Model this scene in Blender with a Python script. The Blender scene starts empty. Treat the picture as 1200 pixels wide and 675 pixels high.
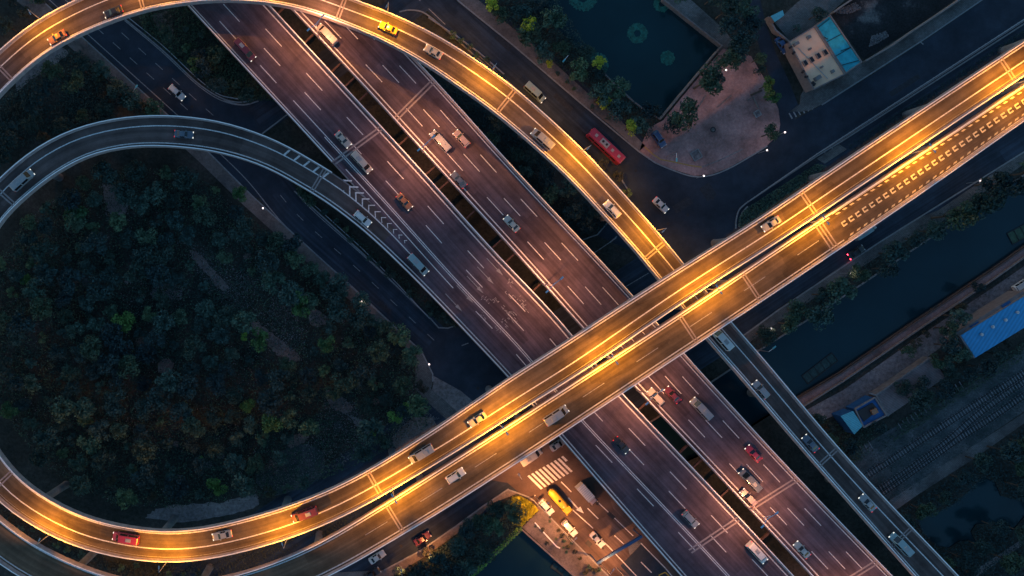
import bpy, bmesh, math, random
import numpy as np
from mathutils import Vector, Matrix
from mathutils.geometry import tessellate_polygon, delaunay_2d_cdt
random.seed(7); rng = np.random.default_rng(7)
sc = bpy.context.scene
COL = sc.collection
R = math.radians
# ------------------------------------------------------------------ camera
H = 200.0; F = 900.0; PPX, PPY = 432.0, 337.5
cam_d = bpy.data.cameras.new('camera'); cam = bpy.data.objects.new('camera', cam_d); COL.objects.link(cam)
cam.location = (0, 0, H); cam_d.sensor_width = 36; cam_d.lens = 27
cam_d.shift_x = (600 - PPX) / 1200; cam_d.shift_y = 0
cam_d.clip_start = 1; cam_d.clip_end = 9000
sc.camera = cam
# ------------------------------------------------------------------ light
SUN_EL, SUN_ROT = R(5), R(300)
w = bpy.data.worlds.new('World'); sc.world = w; w.use_nodes = True
nt = w.node_tree; nt.nodes.clear()
sky = nt.nodes.new('ShaderNodeTexSky'); sky.sky_type = 'NISHITA'; sky.sun_disc = False
sky.sun_elevation = SUN_EL; sky.sun_rotation = SUN_ROT; sky.ozone_density = 4.0; sky.air_density = 1.0; sky.dust_density = 0.4
tint = nt.nodes.new('ShaderNodeMix'); tint.data_type = 'RGBA'; tint.blend_type = 'MULTIPLY'; tint.inputs[0].default_value = 1
tint.inputs[7].default_value = (1.55, 1.30, 1.06, 1)
bg = nt.nodes.new('ShaderNodeBackground'); bg.inputs[1].default_value = 0.15
out = nt.nodes.new('ShaderNodeOutputWorld')
nt.links.new(sky.outputs[0], tint.inputs[6]); nt.links.new(tint.outputs[2], bg.inputs[0]); nt.links.new(bg.outputs[0], out.inputs[0])
sun_d = bpy.data.lights.new('sun', 'SUN'); sun_d.energy = 0.05; sun_d.angle = R(20); sun_d.color = (0.75, 0.8, 1.0)
sun = bpy.data.objects.new('sun', sun_d); COL.objects.link(sun)
sun.rotation_euler = (R(50), 0, R(50)); sun.location = (0, 0, 150)
sc.view_settings.view_transform = 'Standard'; sc.view_settings.look = 'None'
sc.view_settings.gamma = 1; sc.view_settings.use_curve_mapping = False
sc.view_settings.exposure = 1.0
sc.render.engine = 'CYCLES'
sc.cycles.use_denoising = True
sc.cycles.max_bounces = 4; sc.cycles.diffuse_bounces = 2; sc.cycles.glossy_bounces = 2; sc.cycles.transmission_bounces = 2
sc.cycles.caustics_reflective = False; sc.cycles.caustics_refractive = False
sc.cycles.sample_clamp_indirect = 4
sc.cycles.use_light_tree = True
SODIUM = (1.0, 0.36, 0.010); ROSE = (1.0, 0.38, 0.15)
# ------------------------------------------------------------------ helpers
def W(px, py, z=0.0):
    k = (H - z) / F
    return Vector(((px - PPX) * k, -(py - PPY) * k, z))

def tag(o, label=None, cat=None, group=None, kind=None):
    if label: o['label'] = label
    if cat: o['category'] = cat
    if group: o['group'] = group
    if kind: o['kind'] = kind
    return o

def empty(name, loc=(0, 0, 0), rz=0.0, label=None, cat=None, group=None, kind=None):
    o = bpy.data.objects.new(name, None); COL.objects.link(o)
    o.location = loc; o.rotation_euler = (0, 0, rz); o.empty_display_size = 0.3
    return tag(o, label, cat, group, kind)

class MB:
    def __init__(s): s.v = []; s.f = []; s.uv = []
    def quad(s, a, b, c, d, uv=None):
        n = len(s.v); s.v += [tuple(a), tuple(b), tuple(c), tuple(d)]; s.f.append((n, n+1, n+2, n+3))
        s.uv += uv if uv else [(0, 0)] * 4
        return s
    def face(s, pts):
        n = len(s.v); s.v += [tuple(p) for p in pts]; s.f.append(tuple(range(n, n + len(pts)))); s.uv += [(0, 0)] * len(pts); return s
    def box(s, c, size, rz=0.0, taper=1.0):
        cx, cy, cz = c; hx, hy, hz = size[0]/2, size[1]/2, size[2]/2
        ca, sa = math.cos(rz), math.sin(rz); P = []
        for dz in (-1, 1):
            t = taper if dz == 1 else 1
            for dx, dy in ((-1, -1), (1, -1), (1, 1), (-1, 1)):
                x, y = dx*hx*t, dy*hy*t
                P.append((cx + x*ca - y*sa, cy + x*sa + y*ca, cz + dz*hz))
        s.poly(P, [(3, 2, 1, 0), (4, 5, 6, 7), (0, 1, 5, 4), (1, 2, 6, 5), (2, 3, 7, 6), (3, 0, 4, 7)]); return s
    def poly(s, P, Fs):
        n = len(s.v); s.v += [tuple(p) for p in P]
        for f in Fs: s.f.append(tuple(n + i for i in f)); s.uv += [(0, 0)] * len(f)
        return s
    def tube(s, p0, p1, r0, r1=None, n=8, caps=True):
        r1 = r0 if r1 is None else r1
        p0 = Vector(p0); p1 = Vector(p1); d = (p1 - p0)
        if d.length < 1e-6: return s
        d.normalize(); a = d.orthogonal().normalized(); b = d.cross(a); P = []
        for p, r in ((p0, r0), (p1, r1)):
            for i in range(n):
                t = 2*math.pi*i/n; P.append(p + (a*math.cos(t) + b*math.sin(t))*r)
        Fs = [(i, (i+1) % n, n + (i+1) % n, n + i) for i in range(n)]
        if caps: Fs += [tuple(range(n-1, -1, -1)), tuple(range(n, 2*n))]
        return s.poly(P, Fs)
    def lathe(s, c, prof, n=12):
        P = []; Fs = []
        for r, z in prof:
            for i in range(n):
                t = 2*math.pi*i/n; P.append((c[0] + r*math.cos(t), c[1] + r*math.sin(t), c[2] + z))
        for j in range(len(prof)-1):
            for i in range(n): Fs.append((j*n+i, j*n+(i+1) % n, (j+1)*n+(i+1) % n, (j+1)*n+i))
        Fs += [tuple(range(n-1, -1, -1)), tuple(range((len(prof)-1)*n, len(prof)*n))]
        return s.poly(P, Fs)
    def prism(s, pts, z0, z1):
        """pts: list of (x,y) world, any simple polygon"""
        tris = tessellate_polygon([[Vector((p[0], p[1], 0)) for p in pts]])
        n = len(pts); P = [(p[0], p[1], z1) for p in pts]; Fs = []
        for t in tris:
            a, b, c = (Vector((pts[i][0], pts[i][1], 0)) for i in t)
            Fs.append(tuple(t) if (b-a).cross(c-a).z > 0 else tuple(reversed(t)))
        if z0 is not None:
            P += [(p[0], p[1], z0) for p in pts]
            area = sum(pts[i][0]*pts[(i+1) % n][1] - pts[(i+1) % n][0]*pts[i][1] for i in range(n))
            for i in range(n):
                j = (i+1) % n
                Fs.append((i, n+i, n+j, j) if area > 0 else (j, n+j, n+i, i))
        return s.poly(P, Fs)
    def build(s, name, mat, parent=None, smooth=False, uv=False):
        m = bpy.data.meshes.new(name); m.from_pydata(s.v, [], s.f)
        if uv:
            l = m.uv_layers.new(name='UVMap'); l.data.foreach_set('uv', np.array(s.uv, dtype=np.float32).ravel())
        if smooth: m.polygons.foreach_set('use_smooth', [True]*len(m.polygons))
        m.materials.append(mat); m.update()
        o = bpy.data.objects.new(name, m); COL.objects.link(o)
        if parent: o.parent = parent
        return o

def copy_tree(o, parent=None):
    c = o.copy(); COL.objects.link(c)
    if parent is not None: c.parent = parent
    for ch in KIDS.get(o.name, []): copy_tree(ch, c)
    return c
KIDS = {}
def index_kids(root):
    KIDS[root.name] = [c for c in list(COL.objects) if c.parent == root]
    for c in KIDS[root.name]: index_kids(c)

# ------------------------------------------------------------------ materials
def newmat(name):
    m = bpy.data.materials.new(name); m.use_nodes = True
    return m, m.node_tree, m.node_tree.nodes['Principled BSDF']
def N(t, kind, **kw):
    n = t.nodes.new('ShaderNode' + kind)
    for k, v in kw.items():
        setattr(n, k, v)
    return n
def coords(t, scale=(1, 1, 1), kind='Object'):
    tc = N(t, 'TexCoord'); mp = N(t, 'Mapping'); mp.inputs['Scale'].default_value = scale
    t.links.new(tc.outputs[kind], mp.inputs[0]); return mp.outputs[0]
def noise(t, vec, scale, detail=4, rough=0.6):
    n = N(t, 'TexNoise'); n.inputs['Scale'].default_value = scale; n.inputs['Detail'].default_value = detail; n.inputs['Roughness'].default_value = rough
    t.links.new(vec, n.inputs['Vector']); return n.outputs['Fac']
def ramp(t, fac, stops):
    r = N(t, 'ValToRGB'); cr = r.color_ramp
    while len(cr.elements) < len(stops): cr.elements.new(0.5)
    for e, (p, c) in zip(cr.elements, stops):
        e.position = p; e.color = (*c, 1) if len(c) == 3 else c
    t.links.new(fac, r.inputs[0]); return r.outputs[0]
def mulc(t, a, b, fac=1.0, blend='MULTIPLY'):
    m = N(t, 'Mix', data_type='RGBA', blend_type=blend); m.inputs[0].default_value = fac
    t.links.new(a, m.inputs[6]) if not isinstance(a, tuple) else setattr(m.inputs[6], 'default_value', (*a, 1))
    t.links.new(b, m.inputs[7]) if not isinstance(b, tuple) else setattr(m.inputs[7], 'default_value', (*b, 1))
    return m.outputs[2]
def bump(t, bsdf, fac, strength=0.3, dist=0.05):
    b = N(t, 'Bump'); b.inputs['Strength'].default_value = strength; b.inputs['Distance'].default_value = dist
    t.links.new(fac, b.inputs['Height']); t.links.new(b.outputs[0], bsdf.inputs['Normal'])

def mat_simple(name, c, rough=0.6, metal=0.0, var=0.15, scale=2.0, spec=0.5):
    m, t, b = newmat(name)
    v = coords(t); f = noise(t, v, scale, 5)
    lo = tuple(max(0, x*(1-var)) for x in c); hi = tuple(min(1, x*(1+var)) for x in c)
    t.links.new(ramp(t, f, [(0.3, lo), (0.7, hi)]), b.inputs['Base Color'])
    b.inputs['Roughness'].default_value = rough; b.inputs['Metallic'].default_value = metal
    b.inputs['Specular IOR Level'].default_value = spec
    return m
def g(k): return (k, k, k)
def mat_asphalt(name, c, worn=0.35, rough=0.75, spec=0.35):
    """road surface: uv.x runs along the road in metres, uv.y across"""
    m, t, b = newmat(name)
    uv = coords(t, kind='UV'); oc = coords(t)
    st = coords(t, (0.03, 1.6, 1), 'UV'); streak = noise(t, st, 1.0, 6, 0.65)
    st2 = coords(t, (0.008, 0.55, 1), 'UV'); wide = noise(t, st2, 1.0, 3, 0.5)
    base = ramp(t, streak, [(0.28, tuple(x*(1-worn) for x in c)), (0.5, c), (0.74, tuple(x*(1+worn*1.2) for x in c))])
    base = mulc(t, base, ramp(t, wide, [(0.3, g(0.72)), (0.7, g(1.25))]))
    base = mulc(t, base, ramp(t, noise(t, oc, 0.12, 6, 0.7), [(0.3, g(0.62)), (0.5, g(0.98)), (0.7, g(1.4))]))
    base = mulc(t, base, ramp(t, noise(t, oc, 6.0, 3, 0.7), [(0.25, g(0.82)), (0.75, g(1.18))]))
    # wheel tracks, two to a lane of 3.6 m
    sep = N(t, 'SeparateXYZ'); t.links.new(uv, sep.inputs[0])
    mm = N(t, 'Math', operation='MULTIPLY'); mm.inputs[1].default_value = 2*math.pi/1.8; t.links.new(sep.outputs[1], mm.inputs[0])
    cs = N(t, 'Math', operation='COSINE'); t.links.new(mm.outputs[0], cs.inputs[0])
    base = mulc(t, base, ramp(t, cs.outputs[0], [(0.0, g(1.0)), (1.0, g(0.86))]))
    # tar patches
    vo = N(t, 'TexVoronoi'); vo.feature = 'F1'; vo.distance = 'CHEBYCHEV'; vo.inputs['Scale'].default_value = 1.0
    t.links.new(coords(t, (0.05, 0.27, 1), 'UV'), vo.inputs['Vector'])
    sp = N(t, 'SeparateColor'); t.links.new(vo.outputs['Color'], sp.inputs[0])
    base = mulc(t, base, ramp(t, sp.outputs[0], [(0.0, g(0.78)), (0.12, g(0.8)), (0.13, g(1.0)), (0.9, g(1.0)), (0.91, g(1.14))]))
    t.links.new(base, b.inputs['Base Color'])
    b.inputs['Roughness'].default_value = rough; b.inputs['Specular IOR Level'].default_value = spec
    bump(t, b, noise(t, oc, 12, 3, 0.7), 0.25, 0.02)
    return m
def mat_ground(name, stops, s1=0.15, s2=1.4, rough=0.95, spec=0.2, bs=0.5):
    m, t, b = newmat(name); oc = coords(t)
    a = noise(t, oc, s1, 6, 0.65)
    col = ramp(t, a, stops)
    col = mulc(t, col, ramp(t, noise(t, oc, s2, 6, 0.75), [(0.3, g(0.45)), (0.7, g(1.5))]))
    t.links.new(col, b.inputs['Base Color']); b.inputs['Roughness'].default_value = rough
    b.inputs['Specular IOR Level'].default_value = spec
    bump(t, b, noise(t, oc, s2*1.5, 5, 0.7), bs, 0.25)
    return m
def mat_paving(name, c, size=0.6, c2=None, rough=0.85):
    m, t, b = newmat(name); oc = coords(t)
    br = N(t, 'TexBrick'); br.inputs['Scale'].default_value = 1.0/size; br.inputs['Mortar Size'].default_value = 0.03
    br.inputs['Color1'].default_value = (*c, 1); br.inputs['Color2'].default_value = (*(c2 or tuple(x*0.8 for x in c)), 1)
    br.inputs['Mortar'].default_value = (*tuple(x*0.45 for x in c), 1)
    t.links.new(coords(t), br.inputs['Vector'])
    col = mulc(t, br.outputs['Color'], ramp(t, noise(t, oc, 0.14, 6, 0.62), [(0.32, g(0.5)), (0.5, g(0.95)), (0.68, g(1.35))]))
    col = mulc(t, col, ramp(t, noise(t, oc, 1.6, 4, 0.7), [(0.3, g(0.75)), (0.7, g(1.2))]))
    t.links.new(col, b.inputs['Base Color']); b.inputs['Roughness'].default_value = rough
    b.inputs['Specular IOR Level'].default_value = 0.3
    return m
def mat_water(name, c, rough=0.12, sc_=0.6):
    m, t, b = newmat(name); oc = coords(t)
    t.links.new(ramp(t, noise(t, oc, 0.05, 4), [(0.3, tuple(x*0.8 for x in c)), (0.7, tuple(x*1.2 for x in c))]), b.inputs['Base Color'])
    b.inputs['Roughness'].default_value = rough; b.inputs['Specular IOR Level'].default_value = 0.35
    bump(t, b, noise(t, oc, sc_, 4, 0.6), 0.12, 0.1)
    return m
def mat_paint(name, c, rough=0.55, wear=0.5):
    m, t, b = newmat(name); oc = coords(t)
    f = noise(t, oc, 3.5, 6, 0.75)
    t.links.new(ramp(t, f, [(0.32, tuple(x*(1-wear) for x in c)), (0.55, c)]), b.inputs['Base Color'])
    b.inputs['Roughness'].default_value = rough
    return m
def mat_leaf(name, c, var=0.5):
    m, t, b = newmat(name)
    oi = N(t, 'ObjectInfo'); oc = coords(t)
    col = ramp(t, noise(t, oc, 1.1, 4, 0.7), [(0.3, tuple(x*0.5 for x in c)), (0.55, c), (0.75, tuple(x*1.7 for x in c))])
    hs = ramp(t, oi.outputs['Random'], [(0.0, (1-var, 1-var*0.75, 1-var*0.35)), (0.35, (0.85, 0.95, 1.1)), (0.7, (0.95, 1.0, 0.95)), (1.0, (1+var, 1+var*0.9, 1.0))])
    t.links.new(mulc(t, col, hs), b.inputs['Base Color'])
    b.inputs['Roughness'].default_value = 0.7; b.inputs['Specular IOR Level'].default_value = 0.2
    return m
def mat_emit(name, c, s):
    m, t, b = newmat(name)
    b.inputs['Base Color'].default_value = (*c, 1); b.inputs['Emission Color'].default_value = (*c, 1); b.inputs['Emission Strength'].default_value = s
    return m
def mat_roofsheet(name, c, pitch=0.5, ang=0.0, var=0.3):
    m, t, b = newmat(name)
    tc = N(t, 'TexCoord'); mp = N(t, 'Mapping'); mp.inputs['Rotation'].default_value = (0, 0, ang)
    t.links.new(tc.outputs['Object'], mp.inputs[0])
    wv = N(t, 'TexWave'); wv.wave_type = 'BANDS'; wv.bands_direction = 'X'; wv.inputs['Scale'].default_value = 1.0/pitch*0.32
    wv.inputs['Distortion'].default_value = 0.0
    t.links.new(mp.outputs[0], wv.inputs['Vector'])
    col = ramp(t, noise(t, mp.outputs[0], 0.45, 6, 0.7), [(0.3, tuple(x*(1-var) for x in c)), (0.7, tuple(x*(1+var) for x in c))])
    col = mulc(t, col, ramp(t, wv.outputs['Fac'], [(0.0, g(0.85)), (1.0, g(1.1))]))
    t.links.new(col, b.inputs['Base Color']); b.inputs['Roughness'].default_value = 0.6
    bump(t, b, wv.outputs['Fac'], 0.5, 0.05)
    return m

M = {}
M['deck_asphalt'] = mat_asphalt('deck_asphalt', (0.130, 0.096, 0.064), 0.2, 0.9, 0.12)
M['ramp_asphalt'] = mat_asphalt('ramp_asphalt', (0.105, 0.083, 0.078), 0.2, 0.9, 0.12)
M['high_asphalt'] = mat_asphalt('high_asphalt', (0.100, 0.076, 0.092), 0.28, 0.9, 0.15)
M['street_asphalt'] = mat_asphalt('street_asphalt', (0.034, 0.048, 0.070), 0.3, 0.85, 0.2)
M['concrete'] = mat_simple('parapet_concrete', (0.34, 0.29, 0.29), 0.8, 0, 0.25, 0.9)
M['girder'] = mat_simple('girder_concrete', (0.17, 0.165, 0.17), 0.85, 0, 0.3, 0.7)
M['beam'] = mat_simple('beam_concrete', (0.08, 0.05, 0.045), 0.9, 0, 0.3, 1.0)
M['joint'] = mat_simple('joint_concrete', (0.30, 0.25, 0.24), 0.8, 0, 0.25, 3)
M['steel'] = mat_simple('galvanised_steel', (0.45, 0.46, 0.48), 0.45, 0.6, 0.1)
M['rail_paint'] = mat_simple('rail_paint', (0.88, 0.86, 0.85), 0.45, 0.0, 0.1)
M['white_paint'] = mat_paint('white_road_paint', (0.78, 0.76, 0.74), wear=.65)
M['faded_paint'] = mat_paint('faded_road_paint', (0.34, 0.33, 0.33), 0.7, 0.8)
M['slow_paint'] = mat_paint('pale_yellow_paint', (0.80, 0.68, 0.42))
M['yellow_paint'] = mat_paint('yellow_road_paint', (0.72, 0.42, 0.04))
M['kerb'] = mat_simple('kerb_stone', (0.24, 0.25, 0.26), 0.85, 0, 0.25, 2)
M['ground'] = mat_ground('ground_soil', [(0.3, (0.018, 0.024, 0.022)), (0.5, (0.040, 0.044, 0.038)), (0.7, (0.080, 0.070, 0.065))], 0.10, 1.2)
M['dirt'] = mat_ground('bare_dirt', [(0.3, (0.10, 0.085, 0.08)), (0.55, (0.22, 0.17, 0.155)), (0.8, (0.34, 0.27, 0.24))], 0.25, 1.6)
M['lot'] = mat_ground('dirt_lot', [(0.3, (0.13, 0.125, 0.13)), (0.55, (0.22, 0.20, 0.20)), (0.8, (0.32, 0.29, 0.27))], 0.12, 1.1)
M['ballast'] = mat_ground('railway_ballast', [(0.3, (0.035, 0.05, 0.055)), (0.5, (0.075, 0.09, 0.095)), (0.75, (0.17, 0.17, 0.175))], 0.2, 2.2)
M['plot'] = mat_ground('tilled_plot', [(0.35, (0.016, 0.019, 0.022)), (0.55, (0.028, 0.032, 0.035)), (0.60, (0.04, 0.043, 0.048)), (0.68, (0.16, 0.15, 0.145))], 0.09, 2.0)
M['sleeper'] = mat_simple('concrete_sleeper', (0.22, 0.22, 0.23), 0.9, 0, 0.3, 1.5)
M['patch'] = mat_simple('asphalt_patch', (0.024, 0.030, 0.040), 0.9, 0, 0.4, 1.5)
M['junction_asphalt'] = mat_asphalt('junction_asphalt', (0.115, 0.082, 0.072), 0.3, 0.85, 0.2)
M['sidewalk'] = mat_paving('sidewalk_paving', (0.22, 0.185, 0.175), 0.5)
M['plaza'] = mat_paving('plaza_paving', (0.46, 0.26, 0.24), 0.8, (0.40, 0.26, 0.25))
M['path'] = mat_paving('path_paving', (0.17, 0.17, 0.17), 1.2)
M['brick_walk'] = mat_paving('brick_walkway', (0.26, 0.19, 0.185), 0.5)
M['quay_brown'] = mat_simple('quay_brown', (0.09, 0.07, 0.07), 0.9, 0, 0.3, 1.5)
M['quay_stone'] = mat_simple('quay_stone', (0.19, 0.17, 0.165), 0.85, 0, 0.3, 1.5)
M['water'] = mat_water('canal_water', (0.008, 0.030, 0.040))
M['pond_water'] = mat_water('pond_water', (0.006, 0.030, 0.038))
M['lily'] = mat_simple('lily_pads', (0.006, 0.10, 0.075), 0.6, 0, 0.7, 1.4)
M['bark'] = mat_simple('bark', (0.09, 0.065, 0.05), 0.9, 0, 0.3, 6)
M['leaf_dark'] = mat_leaf('leaf_dark', (0.042, 0.076, 0.066))
M['leaf_mid'] = mat_leaf('leaf_mid', (0.075, 0.130, 0.095))
M['leaf_green'] = mat_leaf('leaf_green', (0.07, 0.15, 0.055))
M['leaf_yellow_lit'] = mat_leaf('leaf_yellow_lit', (0.50, 0.50, 0.05), 0.2)  # street-lamp light on the foliage is put into this brighter leaf colour
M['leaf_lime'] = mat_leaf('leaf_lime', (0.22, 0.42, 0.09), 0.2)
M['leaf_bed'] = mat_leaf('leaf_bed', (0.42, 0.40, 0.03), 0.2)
M['leaf_brown'] = mat_leaf('leaf_brown', (0.070, 0.072, 0.052), 0.3)
M['pebble'] = mat_simple('grey_scrub', (0.20, 0.20, 0.205), 0.9, 0, 0.5, 3)
M['glass'] = mat_simple('dark_glass', (0.012, 0.016, 0.022), 0.12, 0, 0.1, 1)
M['tyre'] = mat_simple('tyre_rubber', (0.02, 0.02, 0.02), 0.85)
M['black'] = mat_simple('black_plastic', (0.015, 0.015, 0.018), 0.6)
M['lamp_glass'] = mat_simple('headlight_glass', (0.75, 0.76, 0.78), 0.2)
M['tail_red'] = mat_simple('tail_glass', (0.35, 0.01, 0.01), 0.3)
M['tail_lit'] = mat_emit('lit_tail_light', (1.0, 0.03, 0.06), 9.0)
M['tail_dim'] = mat_emit('lit_rear_light', (1.0, 0.04, 0.05), 0.35); M['head_lit'] = mat_emit('lit_headlight', (1.0, 0.93, 0.78), 0.5)
M['lamp_on'] = mat_emit('lit_sodium_glass', (1.0, 0.62, 0.22), 14.0)
M['lamp_cool'] = mat_emit('lit_white_globe', (0.85, 0.92, 1.0), 0.16)
M['teal_head'] = mat_simple('teal_lamp_shell', (0.10, 0.42, 0.50), 0.5)
M['grey_head'] = mat_simple('grey_lamp_shell', (0.22, 0.42, 0.60), 0.5)
def paintcar(name, c): 
    m, t, b = newmat(name)
    t.links.new(ramp(t, noise(t, coords(t), 1.5, 4), [(0.3, tuple(x*0.9 for x in c)), (0.7, c)]), b.inputs['Base Color'])
    b.inputs['Roughness'].default_value = 0.32; b.inputs['Coat Weight'].default_value = 0.4; b.inputs['Coat Roughness'].default_value = 0.1
    return m
for n_, c_ in dict(white=(0.66, 0.66, 0.64), cream=(0.46, 0.42, 0.36), silver=(0.30, 0.31, 0.32), slate=(0.10, 0.13, 0.17), black=(0.025, 0.027, 0.032),
                   red=(0.36, 0.035, 0.07), maroon=(0.14, 0.03, 0.045), orange=(0.34, 0.15, 0.07), yellow=(0.70, 0.42, 0.02), blue=(0.03, 0.09, 0.22),
                   teal=(0.25, 0.36, 0.38), pink=(0.40, 0.31, 0.30)).items():
    M['car_' + n_] = paintcar('car_paint_' + n_, c_)

# ------------------------------------------------------------------ curves
def catmull(pts, per=14):
    P = [np.array(p, float) for p in pts]; P = [2*P[0]-P[1]] + P + [2*P[-1]-P[-2]]; o = []
    for i in range(1, len(P)-2):
        p0, p1, p2, p3 = P[i-1:i+3]
        t0 = 0; t1 = t0 + np.linalg.norm(p1[:2]-p0[:2])**.5; t2 = t1 + np.linalg.norm(p2[:2]-p1[:2])**.5; t3 = t2 + np.linalg.norm(p3[:2]-p2[:2])**.5
        for k in range(per):
            t = t1 + (t2-t1)*k/per
            A1 = (t1-t)/(t1-t0)*p0 + (t-t0)/(t1-t0)*p1; A2 = (t2-t)/(t2-t1)*p1 + (t-t1)/(t2-t1)*p2; A3 = (t3-t)/(t3-t2)*p2 + (t-t2)/(t3-t2)*p3
            B1 = (t2-t)/(t2-t0)*A1 + (t-t0)/(t2-t0)*A2; B2 = (t3-t)/(t3-t1)*A2 + (t-t1)/(t3-t1)*A3
            o.append((t2-t)/(t2-t1)*B1 + (t-t1)/(t2-t1)*B2)
    o.append(P[-2]); return np.array(o)
def resample(a, n):
    d = np.r_[0, np.cumsum(np.linalg.norm(np.diff(a[:, :2], axis=0), axis=1))]
    u = np.linspace(0, d[-1], n); return np.stack([np.interp(u, d, a[:, k]) for k in range(a.shape[1])], 1)

class Road:
    """L / Rt: left and right outer edges in photo pixels, in travel order of the list; zf: [(fraction, z)]"""
    def __init__(s, L, Rt, zf, width=None):
        n = 400
        l = resample(catmull(L), n); r = resample(catmull(Rt), n)
        u = np.linspace(0, 1, n); z = np.interp(u, [a for a, _ in zf], [b for _, b in zf])
        ker = np.hanning(31); ker /= ker.sum()
        z = np.convolve(np.pad(z, 15, 'edge'), ker, 'valid')
        def Wn(p): k = (H - z)/F; return np.stack([(p[:, 0]-PPX)*k, -(p[:, 1]-PPY)*k, z], 1)
        wl, wr = Wn(l), Wn(r); C = (wl + wr)/2
        ker = np.hanning(15); ker /= ker.sum()
        pad = np.vstack([2*C[0]-C[7:0:-1], C, 2*C[-1]-C[-2:-9:-1]])
        C = np.stack([np.convolve(pad[:, k], ker, 'valid') for k in range(3)], 1)
        T = np.gradient(C[:, :2], axis=0); T /= np.linalg.norm(T, axis=1)[:, None]
        Nn = np.stack([-T[:, 1], T[:, 0]], 1)
        hw = np.abs(np.sum((wl[:, :2]-wr[:, :2])*Nn, 1))/2
        if width: hw[:] = width/2
        else:
            k2 = np.hanning(81); k2 /= k2.sum(); hw = np.convolve(np.pad(hw, 40, 'edge'), k2, 'valid')
        s.C, s.N, s.T, s.hw = C, Nn, T, hw
        s.s = np.r_[0, np.cumsum(np.linalg.norm(np.diff(C, axis=0), axis=1))]; s.len = s.s[-1]
    def w(s, q): return float(np.interp(q, s.s, s.hw))
    def at(s, q, d=0.0, z=0.0):
        i = [float(np.interp(q, s.s, s.C[:, k])) for k in range(3)]
        nx, ny = float(np.interp(q, s.s, s.N[:, 0])), float(np.interp(q, s.s, s.N[:, 1]))
        return Vector((i[0] + nx*d, i[1] + ny*d, i[2] + z))
    def ang(s, q):
        return math.atan2(float(np.interp(q, s.s, s.T[:, 1])), float(np.interp(q, s.s, s.T[:, 0])))
    def proj(s, px, py, dz=0.0):
        z = s.C[:, 2] + dz; k = (H - z)/F
        x = (px-PPX)*k; y = -(py-PPY)*k
        dx = x - s.C[:, 0]; dy = y - s.C[:, 1]; i = int(np.argmin(dx*dx + dy*dy))
        along = dx[i]*s.T[i, 0] + dy[i]*s.T[i, 1]
        return float(s.s[i] + along), float(dx[i]*s.N[i, 0] + dy[i]*s.N[i, 1])
    def dist(s, x, y):
        d = np.hypot(s.C[:, 0]-x, s.C[:, 1]-y); i = int(np.argmin(d)); return float(d[i] - s.hw[i])
    def stations(s, a, b, step):
        n = max(1, int(math.ceil((b-a)/step))); return [a + (b-a)*i/n for i in range(n+1)]
    def sweep(s, prof, a=0, b=None, step=3.0, mb=None):
        b = s.len if b is None else b; mb = mb or MB(); st = s.stations(a, b, step); P = []; Fs = []; m = None
        for q in st:
            pr = prof(s.w(q)); m = len(pr)
            for d, z in pr: P.append(s.at(q, d, z))
        for i in range(len(st)-1):
            for j in range(m):
                k = (j+1) % m; Fs.append((i*m+j, i*m+k, (i+1)*m+k, (i+1)*m+j))
        Fs += [tuple(range(m-1, -1, -1)), tuple(range((len(st)-1)*m, len(st)*m))]
        return mb.poly(P, Fs)
    def sheet(s, d0, d1, z=0.004, a=0, b=None, step=3.0, mb=None):
        """flat strip between offsets d0<d1 (numbers or functions of half width)"""
        b = s.len if b is None else b; mb = mb or MB(); st = s.stations(a, b, step)
        f0 = d0 if callable(d0) else (lambda h: d0); f1 = d1 if callable(d1) else (lambda h: d1)
        for q, r in zip(st[:-1], st[1:]):
            hq, hr = s.w(q), s.w(r)
            mb.quad(s.at(q, f0(hq), z), s.at(r, f0(hr), z), s.at(r, f1(hr), z), s.at(q, f1(hq), z),
                    uv=[(q, f0(hq)), (r, f0(hr)), (r, f1(hr)), (q, f1(hq))])
        return mb
    def line(s, d, wd=0.2, z=0.012, a=0, b=None, dash=None, phase=0.0, mb=None, step=3.0):
        b = s.len if b is None else b; mb = mb or MB()
        f = d if callable(d) else (lambda h: d)
        if not dash: return s.sheet(lambda h: f(h)-wd/2, lambda h: f(h)+wd/2, z, a, b, step, mb)
        q = a + phase
        while q < b:
            s.sheet(lambda h: f(h)-wd/2, lambda h: f(h)+wd/2, z, q, min(b, q+dash[0]), step, mb); q += dash[0] + dash[1]
        return mb

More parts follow.
